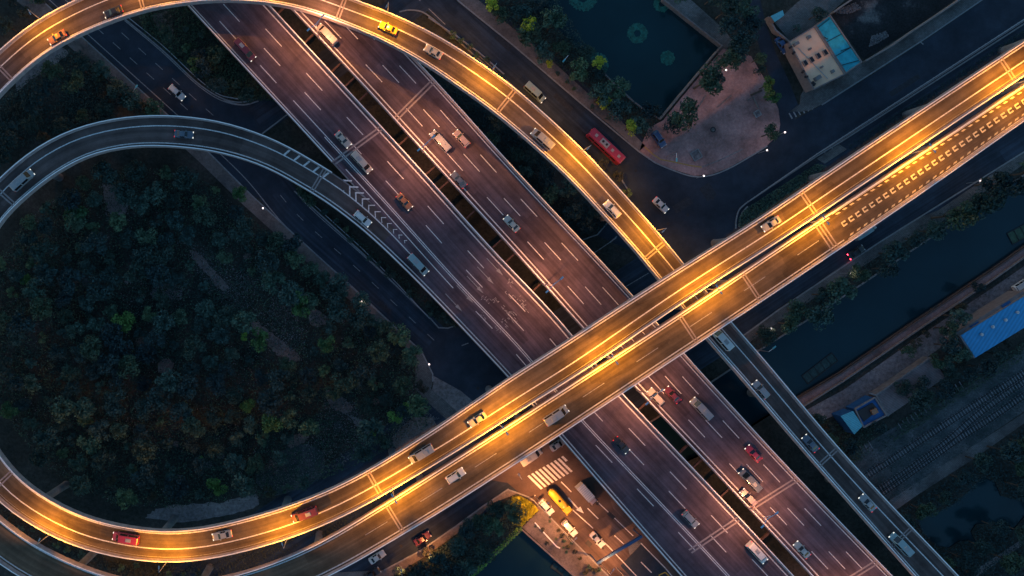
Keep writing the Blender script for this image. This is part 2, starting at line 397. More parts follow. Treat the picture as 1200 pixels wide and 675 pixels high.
def dashes(road, d, parent, wd=0.19, z=0.012, a=0, b=None, dash=(6, 9), phase=0.0, mat='white_paint', name='lane_dash'):
    b = road.len if b is None else b; q = a + phase; f = d if callable(d) else (lambda h: d)
    while q < b:
        o = road.sheet(lambda h: f(h)-wd/2, lambda h: f(h)+wd/2, z, q, min(b, q+dash[0]), 3.0).build(name, M[mat])
        if parent: o.parent = parent
        else: tag(o, kind='structure')
        q += dash[0] + dash[1]
PW = 0.42   # parapet width
def parapet(road, side, parent, a=0, b=None, rail=True, h=0.95):
    sg = 1 if side == 'L' else -1
    def prof(hw):
        p = [(hw-PW-0.06, -0.03), (hw-PW+0.08, 0.35), (hw-0.34, h), (hw, h), (hw, -0.62), (hw-0.05, -0.62), (hw-0.05, -0.03)]
        return [(sg*d, z) for d, z in p] if sg < 0 else [(d, z) for d, z in reversed(p)]
    o = road.sweep(prof, a, b, 3.0).build('parapet', M['concrete'], parent)
    if rail:
        mb = MB(); b2 = road.len if b is None else b
        for z in (0.28,):
            road.sweep(lambda hw: [(sg*(hw-0.30), h+z-0.05), (sg*(hw-0.08), h+z-0.05), (sg*(hw-0.08), h+z+0.03), (sg*(hw-0.30), h+z+0.03)][::(1 if sg > 0 else -1)], a, b, 3.0, mb)
        q = a + 0.5
        while q < b2:
            p = road.at(q, sg*(road.w(q)-0.17), h+0.13); mb.box(p, (0.14, 0.12, 0.26), road.ang(q)); q += 2.0
        mb.build('handrail', M['rail_paint'], o)
    return o
def deck_body(road, parent, a=0, b=None, depth=1.9):
    def prof(h):
        h = h - 0.06
        return [(h, -0.02), (h, -0.30), (h*0.62, -0.62), (h*0.52, -depth), (-h*0.52, -depth), (-h*0.62, -0.62), (-h, -0.30), (-h, -0.02)][::-1]
    return road.sweep(prof, a, b, 4.0).build('deck', M['girder'], parent)
def surface(road, parent, mat, a=0, b=None, lo=None, hi=None, z=0.0):
    return road.sheet(lo if lo is not None else (lambda h: -(h-0.40)), hi if hi is not None else (lambda h: h-0.40), z, a, b, 2.5).build('road_surface', mat, parent, uv=True)
def joint(road, q, parent, n=2, skew=0.0, gap=0.75, wd=0.36, lo=None, hi=None):
    mb = MB(); h = road.w(q) - 0.45
    lo = -h if lo is None else lo; hi = h if hi is None else hi
    for i in range(n):
        o = (i-(n-1)/2)*gap
        for e in (-1,):
            p = [road.at(q+o-wd/2+skew*lo, lo, 0.016), road.at(q+o+wd/2+skew*lo, lo, 0.016), road.at(q+o+wd/2+skew*hi, hi, 0.016), road.at(q+o-wd/2+skew*hi, hi, 0.016)]
            mb.quad(*p)
    return mb.build('expansion_joint', M['joint'], parent)
def piers(road, parent, qs, depth=1.9, two=False, zb=0.0):
    for q in qs:
        c = road.at(q); h = road.w(q); an = road.ang(q) + math.pi/2
        mb = MB(); top = c.z - depth - 0.01
        mb.box((c.x, c.y, top-0.6), (h*1.25, 1.7, 1.2), an)
        mb.build('pier_cap', M['girder'], parent)
        for d in ((-h*0.42, h*0.42) if two else (0,)):
            p = road.at(q, d); cb = MB(); ht = top - 1.2 - zb
            cb.lathe((p.x, p.y, zb-0.4), [(1.15, 0), (0.95, 0.8), (0.9, ht-0.9), (1.15, ht+0.38)], 14)
            cb.build('pier_column', M['girder'], parent, smooth=False)

# ------------------------------------------------------------------ road shapes (photo pixels)
Z_TOP, Z_HI = 21.0, 8.0
roadA = Road(  # upper lane pair, from the right edge to the loop (list order: right -> left); L = south-east edge
    [(1320, 9), (1200, 88), (1000, 223), (900, 290), (793, 358), (660, 450), (600, 487), (520, 538), (447, 580), (367, 620), (300, 643), (233, 656), (167, 657), (100, 643), (57, 625), (0, 585), (-45, 530), (-75, 460), (-82, 390)],
    [(1320, -32), (1200, 47), (1000, 180), (900, 248), (743, 347), (600, 440), (515, 498), (433, 550), (367, 580), (300, 603), (250, 617), (200, 621), (133, 613), (83, 597), (33, 567), (0, 527), (-28, 480), (-44, 430), (-44, 390)],
    [(0, Z_TOP), (0.72, Z_TOP), (1.0, 17.6)])
roadG = Road(
    [(-83, 372), (-70, 322), (-40, 270), (0, 208), (30, 182), (67, 162), (110, 146), (160, 137), (200, 135.5), (253, 141), (300, 156), (343, 176), (392, 202), (440, 241), (487, 288), (520, 324), (570, 380), (618, 431), (679, 495), (768, 588), (846, 668), (918, 745)],
    [(-46, 390), (-36, 335), (-15, 288), (0, 262), (40, 228), (67, 205), (100, 185), (150, 173), (200, 173), (253, 180), (300, 192), (333, 206), (360, 224), (398, 250), (433, 277), (500, 342), (550, 394), (597, 444), (655, 512), (740, 610), (797, 675), (865, 753)],
    [(0, 17.6), (0.16, 14.0), (0.44, Z_HI), (1, Z_HI)])
roadH1 = Road(  # left highway carriageway, top -> bottom. L= right (inner) edge
    [(200, -120), (320, 12), (447, 150), (513, 222), (598, 316), (674, 397), (728, 461), (867, 609), (960, 709)],
    [(103, -120), (223, 9), (350, 147), (416, 219), (500, 313), (577, 394), (631, 458), (770, 606), (863, 706)],
    [(0, Z_HI), (1, Z_HI)], width=15.2)
roadH2 = Road(
    [(385, -35), (488, 72), (512, 97), (597, 192), (627, 225), (743, 349), (800, 413), (900, 523), (935, 561), (1052, 683), (1120, 753)],
    [(297, -35), (348, 18), (463, 142), (537, 223), (600, 293), (682, 385), (743, 453), (810, 524), (900, 621), (950, 675), (1020, 753)],
    [(0, Z_HI), (1, Z_HI)])
roadB = Road(
    [(1320, 61), (1200, 140), (1083, 223), (900, 347), (747, 448), (600, 545), (480, 621), (383, 675), (300, 708), (200, 727), (120, 716), (30, 677), (0, 658), (-60, 605), (-110, 540)],
    [(1320, 20), (1200, 98), (1010, 223), (900, 297), (800, 364), (668, 450), (600, 494), (460, 583), (380, 632), (300, 666), (257, 676), (190, 683), (127, 673), (60, 646), (0, 606), (-35, 570), (-80, 510)],
    [(0, Z_TOP), (0.7, Z_TOP), (1, 19.5)])
roadR = Road(  # top-left -> over the top -> bottom right
    [(-90, 165), (-40, 103), (0, 62), (50, 23), (110, -8), (180, -30), (250, -36), (330, -26), (410, 0), (460, 17), (513, 43), (553, 68), (600, 101), (653, 149), (693, 187), (727, 225), (770, 273), (800, 309), (857, 379), (900, 428), (983, 527), (1073, 624), (1123, 676), (1190, 748)],
    [(-60, 195), (-35, 157), (0, 113), (50, 67), (100, 40), (167, 15), (213, 7), (250, 3), (300, 4), (367, 15), (433, 42), (500, 78), (567, 125), (600, 151), (640, 185), (683, 228), (735, 285), (773, 331), (827, 397), (873, 450), (957, 547), (1027, 627), (1070, 676), (1130, 745)],
    [(0, 14.0), (0.62, 14.2), (0.72, 13.4), (1, 9.5)])
ROADS = [roadA, roadG, roadH1, roadH2, roadB, roadR]
HW = lambda k: (lambda h: k*(h))
def off(k, e): return lambda h: k*h + e

# ------------------------------------------------------------------ elevated roads
# --- top level, north-western carriageway
tA = empty('overpass', roadA.at(200), 0, 'upper lit carriageway of the highest overpass, bending round the wood at bottom left', 'overpass')
tA.matrix_world = Matrix.Translation((0, 0, 0)); tA.location = (0, 0, 0)
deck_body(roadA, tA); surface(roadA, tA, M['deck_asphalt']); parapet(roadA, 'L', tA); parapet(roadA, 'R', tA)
roadA.line(off(-1, 1.0), 0.3).build('edge_line', M['white_paint'], tA)
roadA.line(off(1, -2.75), 0.26).build('lane_line', M['white_paint'], tA)
roadA.line(off(1, -0.85), 0.12).build('shoulder_line', M['faded_paint'], tA)
for px, py in ((439, 567), (947, 237), (12, 555), (1180, 80)):
    joint(roadA, roadA.proj(px, py)[0], tA)
# --- top level, south-eastern carriageway
tB = empty('overpass', (0, 0, 0), 0, 'lower lit carriageway of the highest overpass, with yellow zigzag slowing marks at its right end', 'overpass')
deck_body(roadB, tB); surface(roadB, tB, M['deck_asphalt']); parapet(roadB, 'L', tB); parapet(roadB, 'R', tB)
qz = roadB.proj(985, 275)[0]; qc = roadB.proj(395, 650)[0]
roadB.line(off(-1, 1.05), 0.28, a=qz).build('edge_line', M['white_paint'], tB)
roadB.line(off(1, -0.95), 0.28, a=qz).build('edge_line', M['white_paint'], tB)
dashes(roadB, 0.0, tB, a=qz+3, b=qc, phase=2, mat='faded_paint')
for px, py, n_ in ((463, 608, 2), (805, 383, 2), (879, 334, 2), (969, 277, 3)):
    joint(roadB, roadB.proj(px, py)[0], tB, n=n_, gap=0.85 if n_ == 3 else 0.7, wd=0.34)
q = qz - 1.6
while q > roadB.proj(1235, 75)[0]:
    for sg in (-1, 1):
        mz = mz if sg == 1 else MB()
        mz.quad(roadB.at(q, sg*0.24, .014), roadB.at(q-1.15, sg*0.24, .014), roadB.at(q-1.15, sg*0.60, .014), roadB.at(q, sg*0.60, .014))
    mz.quad(roadB.at(q+.02, -0.5, .018), roadB.at(q-.26, -0.5, .018), roadB.at(q-.26, 0.5, .018), roadB.at(q+.02, 0.5, .018))
    mz.build('slowing_mark', M['slow_paint'], tB)
    h = roadB.w(q)
    for sg in (-1, 1):
        e = h - 1.15 if sg < 0 else h - 0.95
        mz = MB(); mz.quad(roadB.at(q, sg*e, .014), roadB.at(q-0.95, sg*e, .014), roadB.at(q-1.35, sg*(e-.36), .014), roadB.at(q-0.40, sg*(e-.36), .014))
        mz.build('edge_mark', M['slow_paint'], tB)
    q -= 1.95
roadB.line(off(-1, 0.75), 0.16, b=qz-1).build('edge_line', M['white_paint'], tB)
roadB.line(off(1, -0.6), 0.16, b=qz-1).build('edge_line', M['white_paint'], tB)
# --- long curved ramp from the top left to the bottom right
tR = empty('overpass', (0, 0, 0), 0, 'long curved ramp, orange lit at top left and unlit blue grey at bottom right', 'overpass')
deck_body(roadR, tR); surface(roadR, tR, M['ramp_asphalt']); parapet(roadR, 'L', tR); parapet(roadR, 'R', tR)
roadR.line(off(-1, 1.05), 0.28).build('edge_line', M['white_paint'], tR)
roadR.line(off(1, -2.6), 0.26).build('lane_line', M['white_paint'], tR)
for px, py in ((165, 0), (592, 120), (15, 95), (970, 536), (1050, 636), (400, 10), (760, 300)):
    joint(roadR, roadR.proj(px, py)[0], tR)
# --- grey loop ramp joining the highway
tG = empty('overpass', (0, 0, 0), 0, 'grey unlit loop ramp arching in from the left and merging beside the chevrons', 'overpass')
qg = roadG.proj(392, 203)[0]
deck_body(roadG, tG, b=qg+70); surface(roadG, tG, M['ramp_asphalt'], b=qg+20, z=-0.004)
surface(roadG, tG, M['high_asphalt'], a=qg+20, z=-0.004)
parapet(roadG, 'R', tG); parapet(roadG, 'L', tG, b=qg-0.5)
roadG.line(off(-1, 1.05), 0.28, z=0.008).build('edge_line', M['white_paint'], tG)
roadG.line(off(1, -2.4), 0.26, z=0.008, b=roadG.proj(487, 293)[0]).build('lane_line', M['white_paint'], tG)
for px, py in ((8, 232), (372, 213)): joint(roadG, roadG.proj(px, py)[0], tG)
q0 = roadG.proj(330, 185)[0]
for i in range(5):
    q = q0 + i*(roadG.proj(378, 206)[0]-q0)/4; h = roadG.w(q)
    mh = MB(); mh.quad(roadG.at(q, h-2.3, .010), roadG.at(q+.5, h-2.3, .010), roadG.at(q+1.15, h-0.55, .010), roadG.at(q+.65, h-0.55, .010)); mh.build('hatch_bar', M['white_paint'], tG)

# --- highway carriageways
tH1 = empty('highway_viaduct', (0, 0, 0), 0, 'left carriageway of the wide elevated highway, with arrows and the grey ramp joining it', 'viaduct')
deck_body(roadH1, tH1, depth=1.6); surface(roadH1, tH1, M['high_asphalt'])
parapet(roadH1, 'L', tH1); q1 = roadH1.proj(384, 195)[0]; parapet(roadH1, 'R', tH1, b=q1)
roadH1.line(off(1, -1.15), 0.3).build('edge_line', M['white_paint'], tH1)
roadH1.line(off(-1, 0.85), 0.26, b=q1).build('edge_line', M['white_paint'], tH1)
qs = roadH1.proj(350, 112)[0]
e = roadH1.w(0) - 1.2
for k, ph in ((3.55, 2.2), (7.1, 5.5)): dashes(roadH1, e-k, tH1, phase=ph)
dashes(roadH1, e-10.7, tH1, phase=8, b=qs)
roadH1.line(e-10.55, 0.2, a=qs).build('solid_lane_line', M['white_paint'], tH1); roadH1.line(e-11.0, 0.2, a=qs+12).build('solid_lane_line', M['white_paint'], tH1)
qg2 = roadH1.proj(485, 290)[0]
roadH1.line(-(e-0.25), 0.22, a=roadH1.proj(398, 205)[0], b=qg2+14).build('gore_line', M['white_paint'], tH1); dashes(roadH1, -(e-0.35), tH1, wd=0.2, a=qg2+22)
for (ax, ay), (bx, by) in (((447, 150), (372, 205)), ((867, 607), (790, 659))):
    qa, da = roadH1.proj(ax, ay); qb, db = roadH1.proj(bx, by); sk = (qa-qb)/(da-db)
    joint(roadH1, qa - sk*da, tH1, skew=sk, gap=0.95, wd=0.42, lo=-roadH1.w(0)+0.45)
    qa, da = roadG.proj((ax+bx)/2, (ay+by)/2)
# chevrons in the gore
mc = MB()
def HP(px, py, z): return W(px, py, Z_HI + z)
tip0 = np.array((405.0, 216.0)); 
chev = [((401.0, 210.5), (412.5, 211), (401.5, 224)), ((409, 218), (420, 218.5), (409, 230)), ((416, 225), (426.5, 225.5), (416.5, 236)), ((424, 232.5), (433, 232.5), (424, 242)),
        ((431.5, 240), (439.5, 240), (431.5, 248.5)), ((439, 247.5), (446, 247.5), (439.5, 255)), ((446.5, 254.5), (452.5, 254.5), (447, 261)), ((453.5, 261.5), (459, 261.5), (454, 267.5)),
        ((460.5, 268.5), (465.5, 268.5), (461, 273.5)), ((467, 275), (471.5, 275), (467.5, 279.5)), ((473.5, 281.5), (477, 281.5), (474, 285))]
for c, a_, b_ in chev:
    mc = MB()
    for e_, ax in ((a_, 0), (b_, 1)):
        th = max(.8, min(1.7, (a_[0]-c[0])*.15)); n = (0, th) if ax == 0 else (th, 0)
        mc.quad(HP(c[0], c[1], .020+.004*ax), HP(e_[0], e_[1], .020+.004*ax), HP(e_[0]+n[0], e_[1]+n[1], .020+.004*ax), HP(c[0]+n[0], c[1]+n[1], .020+.004*ax))
    mc.build('chevron_marking', M['white_paint'], tH1)
# lane arrows near the solid line
ma = MB()
def arrow(road, px, py, z=0.02, ln=6.0, mb=None, s=1):
    q, d = road.proj(px, py)
    mb.quad(road.at(q-s*ln*0.66, d-.10, z), road.at(q, d-.10, z), road.at(q, d+.10, z), road.at(q-s*ln*0.66, d+.10, z))
    mb.face([road.at(q, d-.45, z), road.at(q+s*ln*0.34, d, z), road.at(q, d+.45, z)] if s > 0 else [road.at(q, d+.45, z), road.at(q+s*ln*0.34, d, z), road.at(q, d-.45, z)])
for p in ((583, 316), (572, 326), (560, 337), (548, 348), (535, 358)): ma = MB(); arrow(roadH1, *p, mb=ma); ma.build('arrow_marking', M['faded_paint'], tH1)
mt = MB()
random.seed(3)
for (px, py) in ((598, 332), (578, 352), (592, 362), (568, 352), (615, 360), (601, 368), (583, 385), (600, 375), (566, 372), (597, 345), (610, 352), (590, 378)):
    q, d = roadH1.proj(px, py); mt = MB()
    for i in range(9):
        a0 = q + random.uniform(-1.2, 1.2); b0 = d + random.uniform(-.6, .6)
        if random.random() < .5: mt.quad(roadH1.at(a0, b0, .022), roadH1.at(a0+random.uniform(.4, .9), b0, .022), roadH1.at(a0+.6, b0+.12, .022), roadH1.at(a0, b0+.12, .022))
        else: mt.quad(roadH1.at(a0, b0, .026), roadH1.at(a0+.14, b0, .026), roadH1.at(a0+.14, b0+.45, .026), roadH1.at(a0, b0+.45, .026))
    mt.build('road_lettering', M['faded_paint'], tH1)

tH2 = empty('highway_viaduct', (0, 0, 0), 0, 'right highway carriageway with double armed street lamps along its left parapet', 'viaduct')
deck_body(roadH2, tH2, depth=1.6); surface(roadH2, tH2, M['high_asphalt']); parapet(roadH2, 'L', tH2); parapet(roadH2, 'R', tH2)
roadH2.line(off(1, -0.95), 0.24).build('edge_line', M['white_paint'], tH2)
roadH2.line(off(-1, 1.35), 0.3).build('edge_line', M['white_paint'], tH2)
for k, ph in ((0.25, 0), (0.5, 3), (0.75, 6)): dashes(roadH2, (lambda kk: (lambda h: -h + 1.2 + kk*(2*h-2.1)))(k), tH2, phase=ph)
for (ax, ay), (bx, by) in (((510, 93), (463, 140)), ((935, 561), (878, 597)), ((1030, 657), (985, 685))):
    qa, da = roadH2.proj(ax, ay); qb, db = roadH2.proj(bx, by); sk = (qa-qb)/(da-db)
    joint(roadH2, qa - sk*da, tH2, skew=sk, gap=0.95, wd=0.42)
# cross beams between the carriageways
q = 6.0
while q < roadH1.len:
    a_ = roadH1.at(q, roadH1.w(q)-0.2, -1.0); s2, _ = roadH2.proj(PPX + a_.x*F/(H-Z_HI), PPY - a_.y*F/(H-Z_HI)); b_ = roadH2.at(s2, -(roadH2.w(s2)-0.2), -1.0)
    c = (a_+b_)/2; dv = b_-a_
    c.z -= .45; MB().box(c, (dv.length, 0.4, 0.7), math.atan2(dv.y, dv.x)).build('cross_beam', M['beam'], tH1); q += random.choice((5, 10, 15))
for t_, r_, dp, two in ((tA, roadA, 1.9, 0), (tB, roadB, 1.9, 0), (tR, roadR, 1.9, 0), (tG, roadG, 1.9, 0), (tH1, roadH1, 1.6, 1), (tH2, roadH2, 1.6, 1)):
    lim = qg + 30 if r_ is roadG else r_.len
    qs_ = []; q = 14.0
    while q < lim:
        c = r_.at(q)
        if all(o is r_ or o.dist(c.x, c.y) > 2.5 or o.C[int(np.argmin(np.hypot(o.C[:, 0]-c.x, o.C[:, 1]-c.y))), 2] > r_.at(q).z for o in ROADS): qs_.append(q); q += 30
        else: q += 4
    piers(r_, t_, qs_, dp, bool(two))

# ------------------------------------------------------------------ ground level
def pxy(pts, z=0.0): return [(v.x, v.y) for v in (W(a, b, z) for a, b in pts)]
def inpoly(x, y, poly):
    c = False; n = len(poly); j = n-1
    for i in range(n):
        xi, yi = poly[i]; xj, yj = poly[j]
        if (yi > y) != (yj > y) and x < (xj-xi)*(y-yi)/(yj-yi)+xi: c = not c
        j = i
    return c
CANAL = [(1330, 120), (1200, 205), (1100, 272), (1017, 328), (960, 366), (887, 412), (800, 470), (735, 512), (765, 560), (850, 520), (933, 467), (985, 436), (1080, 371), (1165, 314), (1200, 289), (1330, 205)]
POND = [(590, -90), (625, 0), (660, 40), (700, 80), (740, 118), (757, 131), (773, 140), (797, 111), (845, 54), (777, 0), (700, -90)]
BASIN = [(440, 780), (500, 722), (552, 675), (611, 620), (673, 675), (760, 765)]
DARKPOND = [(1075, 609), (1100, 600), (1124, 587), (1140, 570), (1153, 559), (1166, 565), (1173, 581), (1200, 588), (1230, 600), (1200, 606), (1187, 621), (1170, 621), (1158, 614), (1144, 614), (1138, 623), (1144, 636), (1134, 633), (1124, 634), (1112, 642), (1098, 640), (1082, 625)]
waters = [pxy(p) for p in (CANAL, POND, BASIN, DARKPOND)]
verts = []; edges = []
def ring(p):
    n0 = len(verts)
    for q in p: verts.append(Vector(q))
    for i in range(len(p)): edges.append((n0+i, n0+(i+1) % len(p)))
ring([(-4000, -4000), (4000, -4000), (4000, 4000), (-4000, 4000)])
for p in waters: ring(p)
for x in np.arange(-280, 400, 34.0):
    for y in np.arange(-240, 240, 34.0): verts.append(Vector((x+3.3, y+1.7)))
cv, ce, cf, *_ = delaunay_2d_cdt(verts, edges, [], 0, 1e-4)
gm = MB(); gf = []
for f in cf:
    cx = sum(cv[i].x for i in f)/len(f); cy = sum(cv[i].y for i in f)/len(f)
    if not any(inpoly(cx, cy, p) for p in waters): gf.append(f)
gm.poly([(v.x, v.y, 0.0) for v in cv], gf); tag(gm.build('ground', M['ground']), kind='structure')
for nm, poly, z, mt_ in (('canal_water', CANAL, -1.2, 'water'), ('pond_water', POND, -1.2, 'pond_water'), ('basin_water', BASIN, -1.2, 'water'), ('lower_pond_water', DARKPOND, -0.15, 'pond_water')):
    tag(MB().prism(pxy(poly), -5, z).build(nm, M[mt_]), kind='structure')
def slab(name, pts, z, mat, z0=None, kind='structure', closed_smooth=False):
    p = pxy(pts); return tag(MB().prism(p, z0, z).build(name, M[mat]), kind=kind)
def smooth_px(pts, per=5): return [tuple(x) for x in catmull(pts, per)]
# road surfaces with uv along the road
class Flat(Road):
    def __init__(s, pts, wd): 
        l = [(a, b) for a, b in pts]; super().__init__(l, l, [(0, 0), (1, 0)], width=wd)
def street(name, pts, wd, z, marks=()):
    r = Flat(pts, wd); o = r.sheet(-wd/2, wd/2, z, step=3.0).build(name, M['street_asphalt'], uv=True); tag(o, kind='structure'); return r
def mark(name, r, d, wd=0.16, z=0.03, a=0, b=None, dash=None, mat='white_paint', phase=0):
    if dash: return dashes(r, d, None, wd, z, a, b, dash, phase, mat, name)
    return tag(r.line(d, wd, z, a, b, dash, phase).build(name, M[mat]), kind='structure')
# arterial under the overpass, south-western service road, eastern road
art = street('arterial_road', [(1330, 15), (1200, 99), (1000, 227), (870, 312), (700, 422), (560, 516), (400, 624), (250, 722), (150, 790)], 33.5, 0.004)
sw = street('service_road', [(-30, -110), (50, -32), (124, 35), (216, 118), (300, 196), (345, 250), (420, 318), (519, 410), (570, 455)], 9.0, 0.008)
slab('service_road_widening', smooth_px([(100, 44), (150, 24), (233, 99), (262, 117.5), (282, 121.5), (300, 118)]) + [(338, 92), (345, 133), (307, 157), (298, 172), (312, 196), (340, 225), (300, 232), (197, 133)], 0.012, 'street_asphalt')
cn = street('link_road', [(300, 140), (340, 112), (400, 66), (470, 12), (520, -26)], 8.4, 0.016)
er = street('eastern_road', [(430, -90), (500, -30), (567, 33), (640, 98), (720, 172), (790, 240), (860, 305)], 13.6, 0.020)
slab('junction_road', smooth_px([(735, 150), (750, 177), (768, 190), (787, 198), (813, 206), (833, 204.5), (853, 197), (883, 180), (898, 170), (918, 156), (930, 141)]) + [(963, 123), (1020, 89), (1080, 50), (1150, 2), (1230, -50), (1260, -20), (1200, 27), (987, 165), (957, 183), (900, 221), (872, 239), (850, 330), (735, 292), (700, 276), (712, 262), (737, 228), (700, 185)], 0.024, 'street_asphalt')
slab('side_street', [(899, 171), (918, 156), (930, 142), (937, 128), (925, 96), (908, 60), (896, 22), (884, -30), (868, -30), (880, 20), (893, 66), (910, 112), (913, 140)], 0.028, 'street_asphalt')
slab('western_mouth', [(497, 412), (503, 428), (508, 440), (512, 456), (535, 484), (600, 520), (680, 440), (600, 350), (533, 384), (519, 385)], 0.012, 'street_asphalt')
jr = street('southern_junction_road', [(620, 480), (664, 548), (700, 592), (744, 638), (800, 700), (850, 752)], 25.5, 0.012); jr_o = [o for o in COL.objects if o.name.startswith('southern_junction_road')][0]; jr_o.data.materials[0] = M['junction_asphalt']
slab('southern_junction_corner', [(560, 560), (595, 566), (609, 578), (622, 584), (633, 594), (667, 627), (720, 600), (700, 540), (640, 520)], 0.016, 'junction_asphalt')
# markings on the ground roads
mark('road_marking', sw, -sw.w(0)+0.5, 0.22, a=0, b=sw.proj(497, 412)[0], mat='faded_paint')
mark('road_marking', sw, 0.3, 0.16, a=sw.proj(345, 250)[0]-6, b=sw.len-16, dash=(2.4, 4.2), mat='faded_paint')
mark('road_marking', sw, sw.w(0)-0.6, 0.2, a=sw.proj(342, 228)[0], b=sw.proj(503, 378)[0], mat='faded_paint')
mark('road_marking', sw, -1.2, 0.16, a=sw.proj(70, 0)[0], b=sw.proj(262, 160)[0], dash=(2.6, 3.3), mat='faded_paint')
mark('road_marking', sw, 2.2, 0.16, a=sw.proj(70, 0)[0], b=sw.proj(262, 160)[0], dash=(2.6, 3.3), mat='faded_paint')
lw = smooth_px([(146, 24), (190, 61), (233, 101), (258, 117), (280, 123), (300, 119.5)])
def pxline(name, pts, wd, z, mat, kind='structure', zh=None, px0=0.0):
    """a thin strip or low wall following photo-pixel points at height px0"""
    a = [W(p[0], p[1], px0) for p in pts]; mb = MB(); L_, R_ = [], []
    for i, p in enumerate(a):
        t = (a[min(i+1, len(a)-1)] - a[max(i-1, 0)]); t.z = 0; t.normalize(); n = Vector((-t.y, t.x, 0))
        L_.append(p + n*wd/2); R_.append(p - n*wd/2)
    for i in range(len(a)-1):
        c = [R_[i], R_[i+1], L_[i+1], L_[i]]
        if zh is None: mb.quad(*[(v.x, v.y, z) for v in c])
        else:
            P = [(v.x, v.y, z) for v in c] + [(v.x, v.y, zh) for v in c]
            Fs = [(4, 5, 6, 7), (0, 1, 5, 4), (2, 3, 7, 6)]
            if i == 0: Fs.append((3, 0, 4, 7))
            if i == len(a)-2: Fs.append((1, 2, 6, 5))
            mb.poly(P, Fs)
    o = mb.build(name, M[mat])
    return tag(o, kind=kind) if kind else o
pxline('road_marking', lw, 0.22, 0.032, 'faded_paint')
mark('road_marking', er, er.w(0)-2.9, 0.2, b=er.proj(752, 196)[0], z=0.034, mat='faded_paint')
mark('road_marking', er, -er.w(0)+0.6, 0.2, b=er.proj(700, 190)[0], z=0.034, mat='faded_paint', dash=(6, 3))
pxline('road_marking', [(620, 0), (640, 0)], 0.1, 0.034, 'faded_paint')
for a, b in (((957, 181), (1200, 24)), ((690, 292), (720, 272)), ((703, 298), (740, 274)), ((900, 171), (978, 120))):
    pass
pxline('road_marking', [(874, 238), (957, 181), (987, 163), (1200, 24.5), (1260, -16)], 0.2, 0.034, 'faded_paint')
for px, py in ((1078, 49), (973, 172), (965, 178)):
    pxline('road_marking', [(px, py), (px+4, py+3)], 0.25, 0.036, 'faded_paint')
pxline('road_marking', [(688, 302), (722, 279)], 0.2, 0.036, 'faded_paint'); pxline('road_marking', [(715, 284), (723, 277)], 0.3, 0.040, 'faded_paint')
pxline('road_marking', [(733, 336), (760, 320)], 0.2, 0.036, 'faded_paint')
pxline('road_marking', [(541, 405), (549, 402)], 0.25, 0.036, 'faded_paint')
for i in range(10):     # crosswalk under the overpass, lower centre
    t = i/9; a = np.array((618.0 + t*39.5, 558.0 - t*22.5)); d = np.array((15.8, 15.6))
    if i == 9: d = d*0.35
    w_ = np.array((2.3, -1.35))
    tag(MB().prism(pxy([tuple(a), tuple(a+d), tuple(a+d+w_), tuple(a+w_)]), None, 0.040).build('crosswalk_marking', M['white_paint']), kind='structure')
for i in range(6):
    t = i/5; a = np.array((924.0 + t*24, 133.0 - t*11)); d = np.array((3.6, 6.6)); w_ = np.array((1.5, -.8))
    tag(MB().prism(pxy([tuple(a), tuple(a+d), tuple(a+d+w_), tuple(a+w_)]), None, 0.040).build('crosswalk_marking', M['faded_paint']), kind='structure')
# southern junction lines
for pts, wd in (([(667, 594), (695, 619)], .18), ([(706, 633), (760, 690)], .18), ([(657.5, 564.5), (669.5, 576.5)], .2), ([(688.5, 595.5), (701, 608)], .2), ([(720, 627.5), (731, 637.5)], .18),
                ([(699, 587), (742, 628)], .16), ([(751, 636.5), (779, 665), (800, 690)], .18), ([(751, 658.5), (763.5, 671)], .18)):
    pxline('road_marking', pts, wd+0.06, 0.042, 'white_paint')
mb = MB(); mb.prism(pxy([(665, 583.5), (666.5, 583), (677.5, 595), (676.5, 596.5)]), None, 0.042); mb.prism(pxy([(675, 597.5), (680, 593.5), (684, 601.5)]), None, 0.046)
tag(mb.build('arrow_marking', M['white_paint']), kind='structure')
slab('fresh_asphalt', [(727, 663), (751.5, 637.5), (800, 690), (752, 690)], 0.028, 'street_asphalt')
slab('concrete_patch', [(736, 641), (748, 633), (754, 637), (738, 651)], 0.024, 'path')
mb = MB()
for pts in ([(772, 674), (779.5, 670.5)], [(779.5, 670.5), (785, 676)], [(772, 674), (777, 680)]):
    a, b = [W(*p) for p in pts]; n = (b-a).normalized(); n = Vector((-n.y, n.x, 0))*0.14
    mb.quad(*[(v.x, v.y, 0.05 + 0.004*len(mb.f)) for v in (a-n, b-n, b+n, a+n)])
tag(mb.build('box_marking', M['yellow_paint']), kind='structure')
# pavements, paths and kerbs
KZ = 0.13
slab('sidewalk', [(-40, -64), (52, 2), (99, 45), (196, 133), (246, 179), (297, 230), (400, 324), (494, 411), (488, 418), (389, 334), (286, 241), (234, 190), (180, 141), (84, 57), (38, 16), (-50, -54)], KZ, 'sidewalk', 0)
slab('sidewalk', [(494, 411), (500, 424), (507, 438), (507, 447), (505, 456), (520, 468), (560, 505), (548, 515), (500, 470), (486, 455), (487, 430), (488, 418)], KZ, 'path', 0)
slab('sidewalk', [(507, 440), (508, 450), (506, 457), (521, 469), (560, 506), (580, 492), (540, 458)], KZ-0.05, 'lot', 0)
slab('sidewalk', [(505, -40), (538, 1), (600, 51), (645, 89), (677, 117), (715, 147), (749, 177), (756, 171), (724, 138), (686, 107), (652, 76), (612, 42), (548, -10), (520, -40)], KZ, 'sidewalk', 0)
slab('plaza', [(749, 178), (768, 190), (787, 198), (813, 206), (833, 204.5), (853, 197), (883, 180), (898, 171), (912, 158), (914, 146), (912, 128), (897, 95), (880, 66), (862, 60), (847, 57), (798, 115), (777, 141), (760, 150), (752, 168)], KZ, 'plaza', 0)
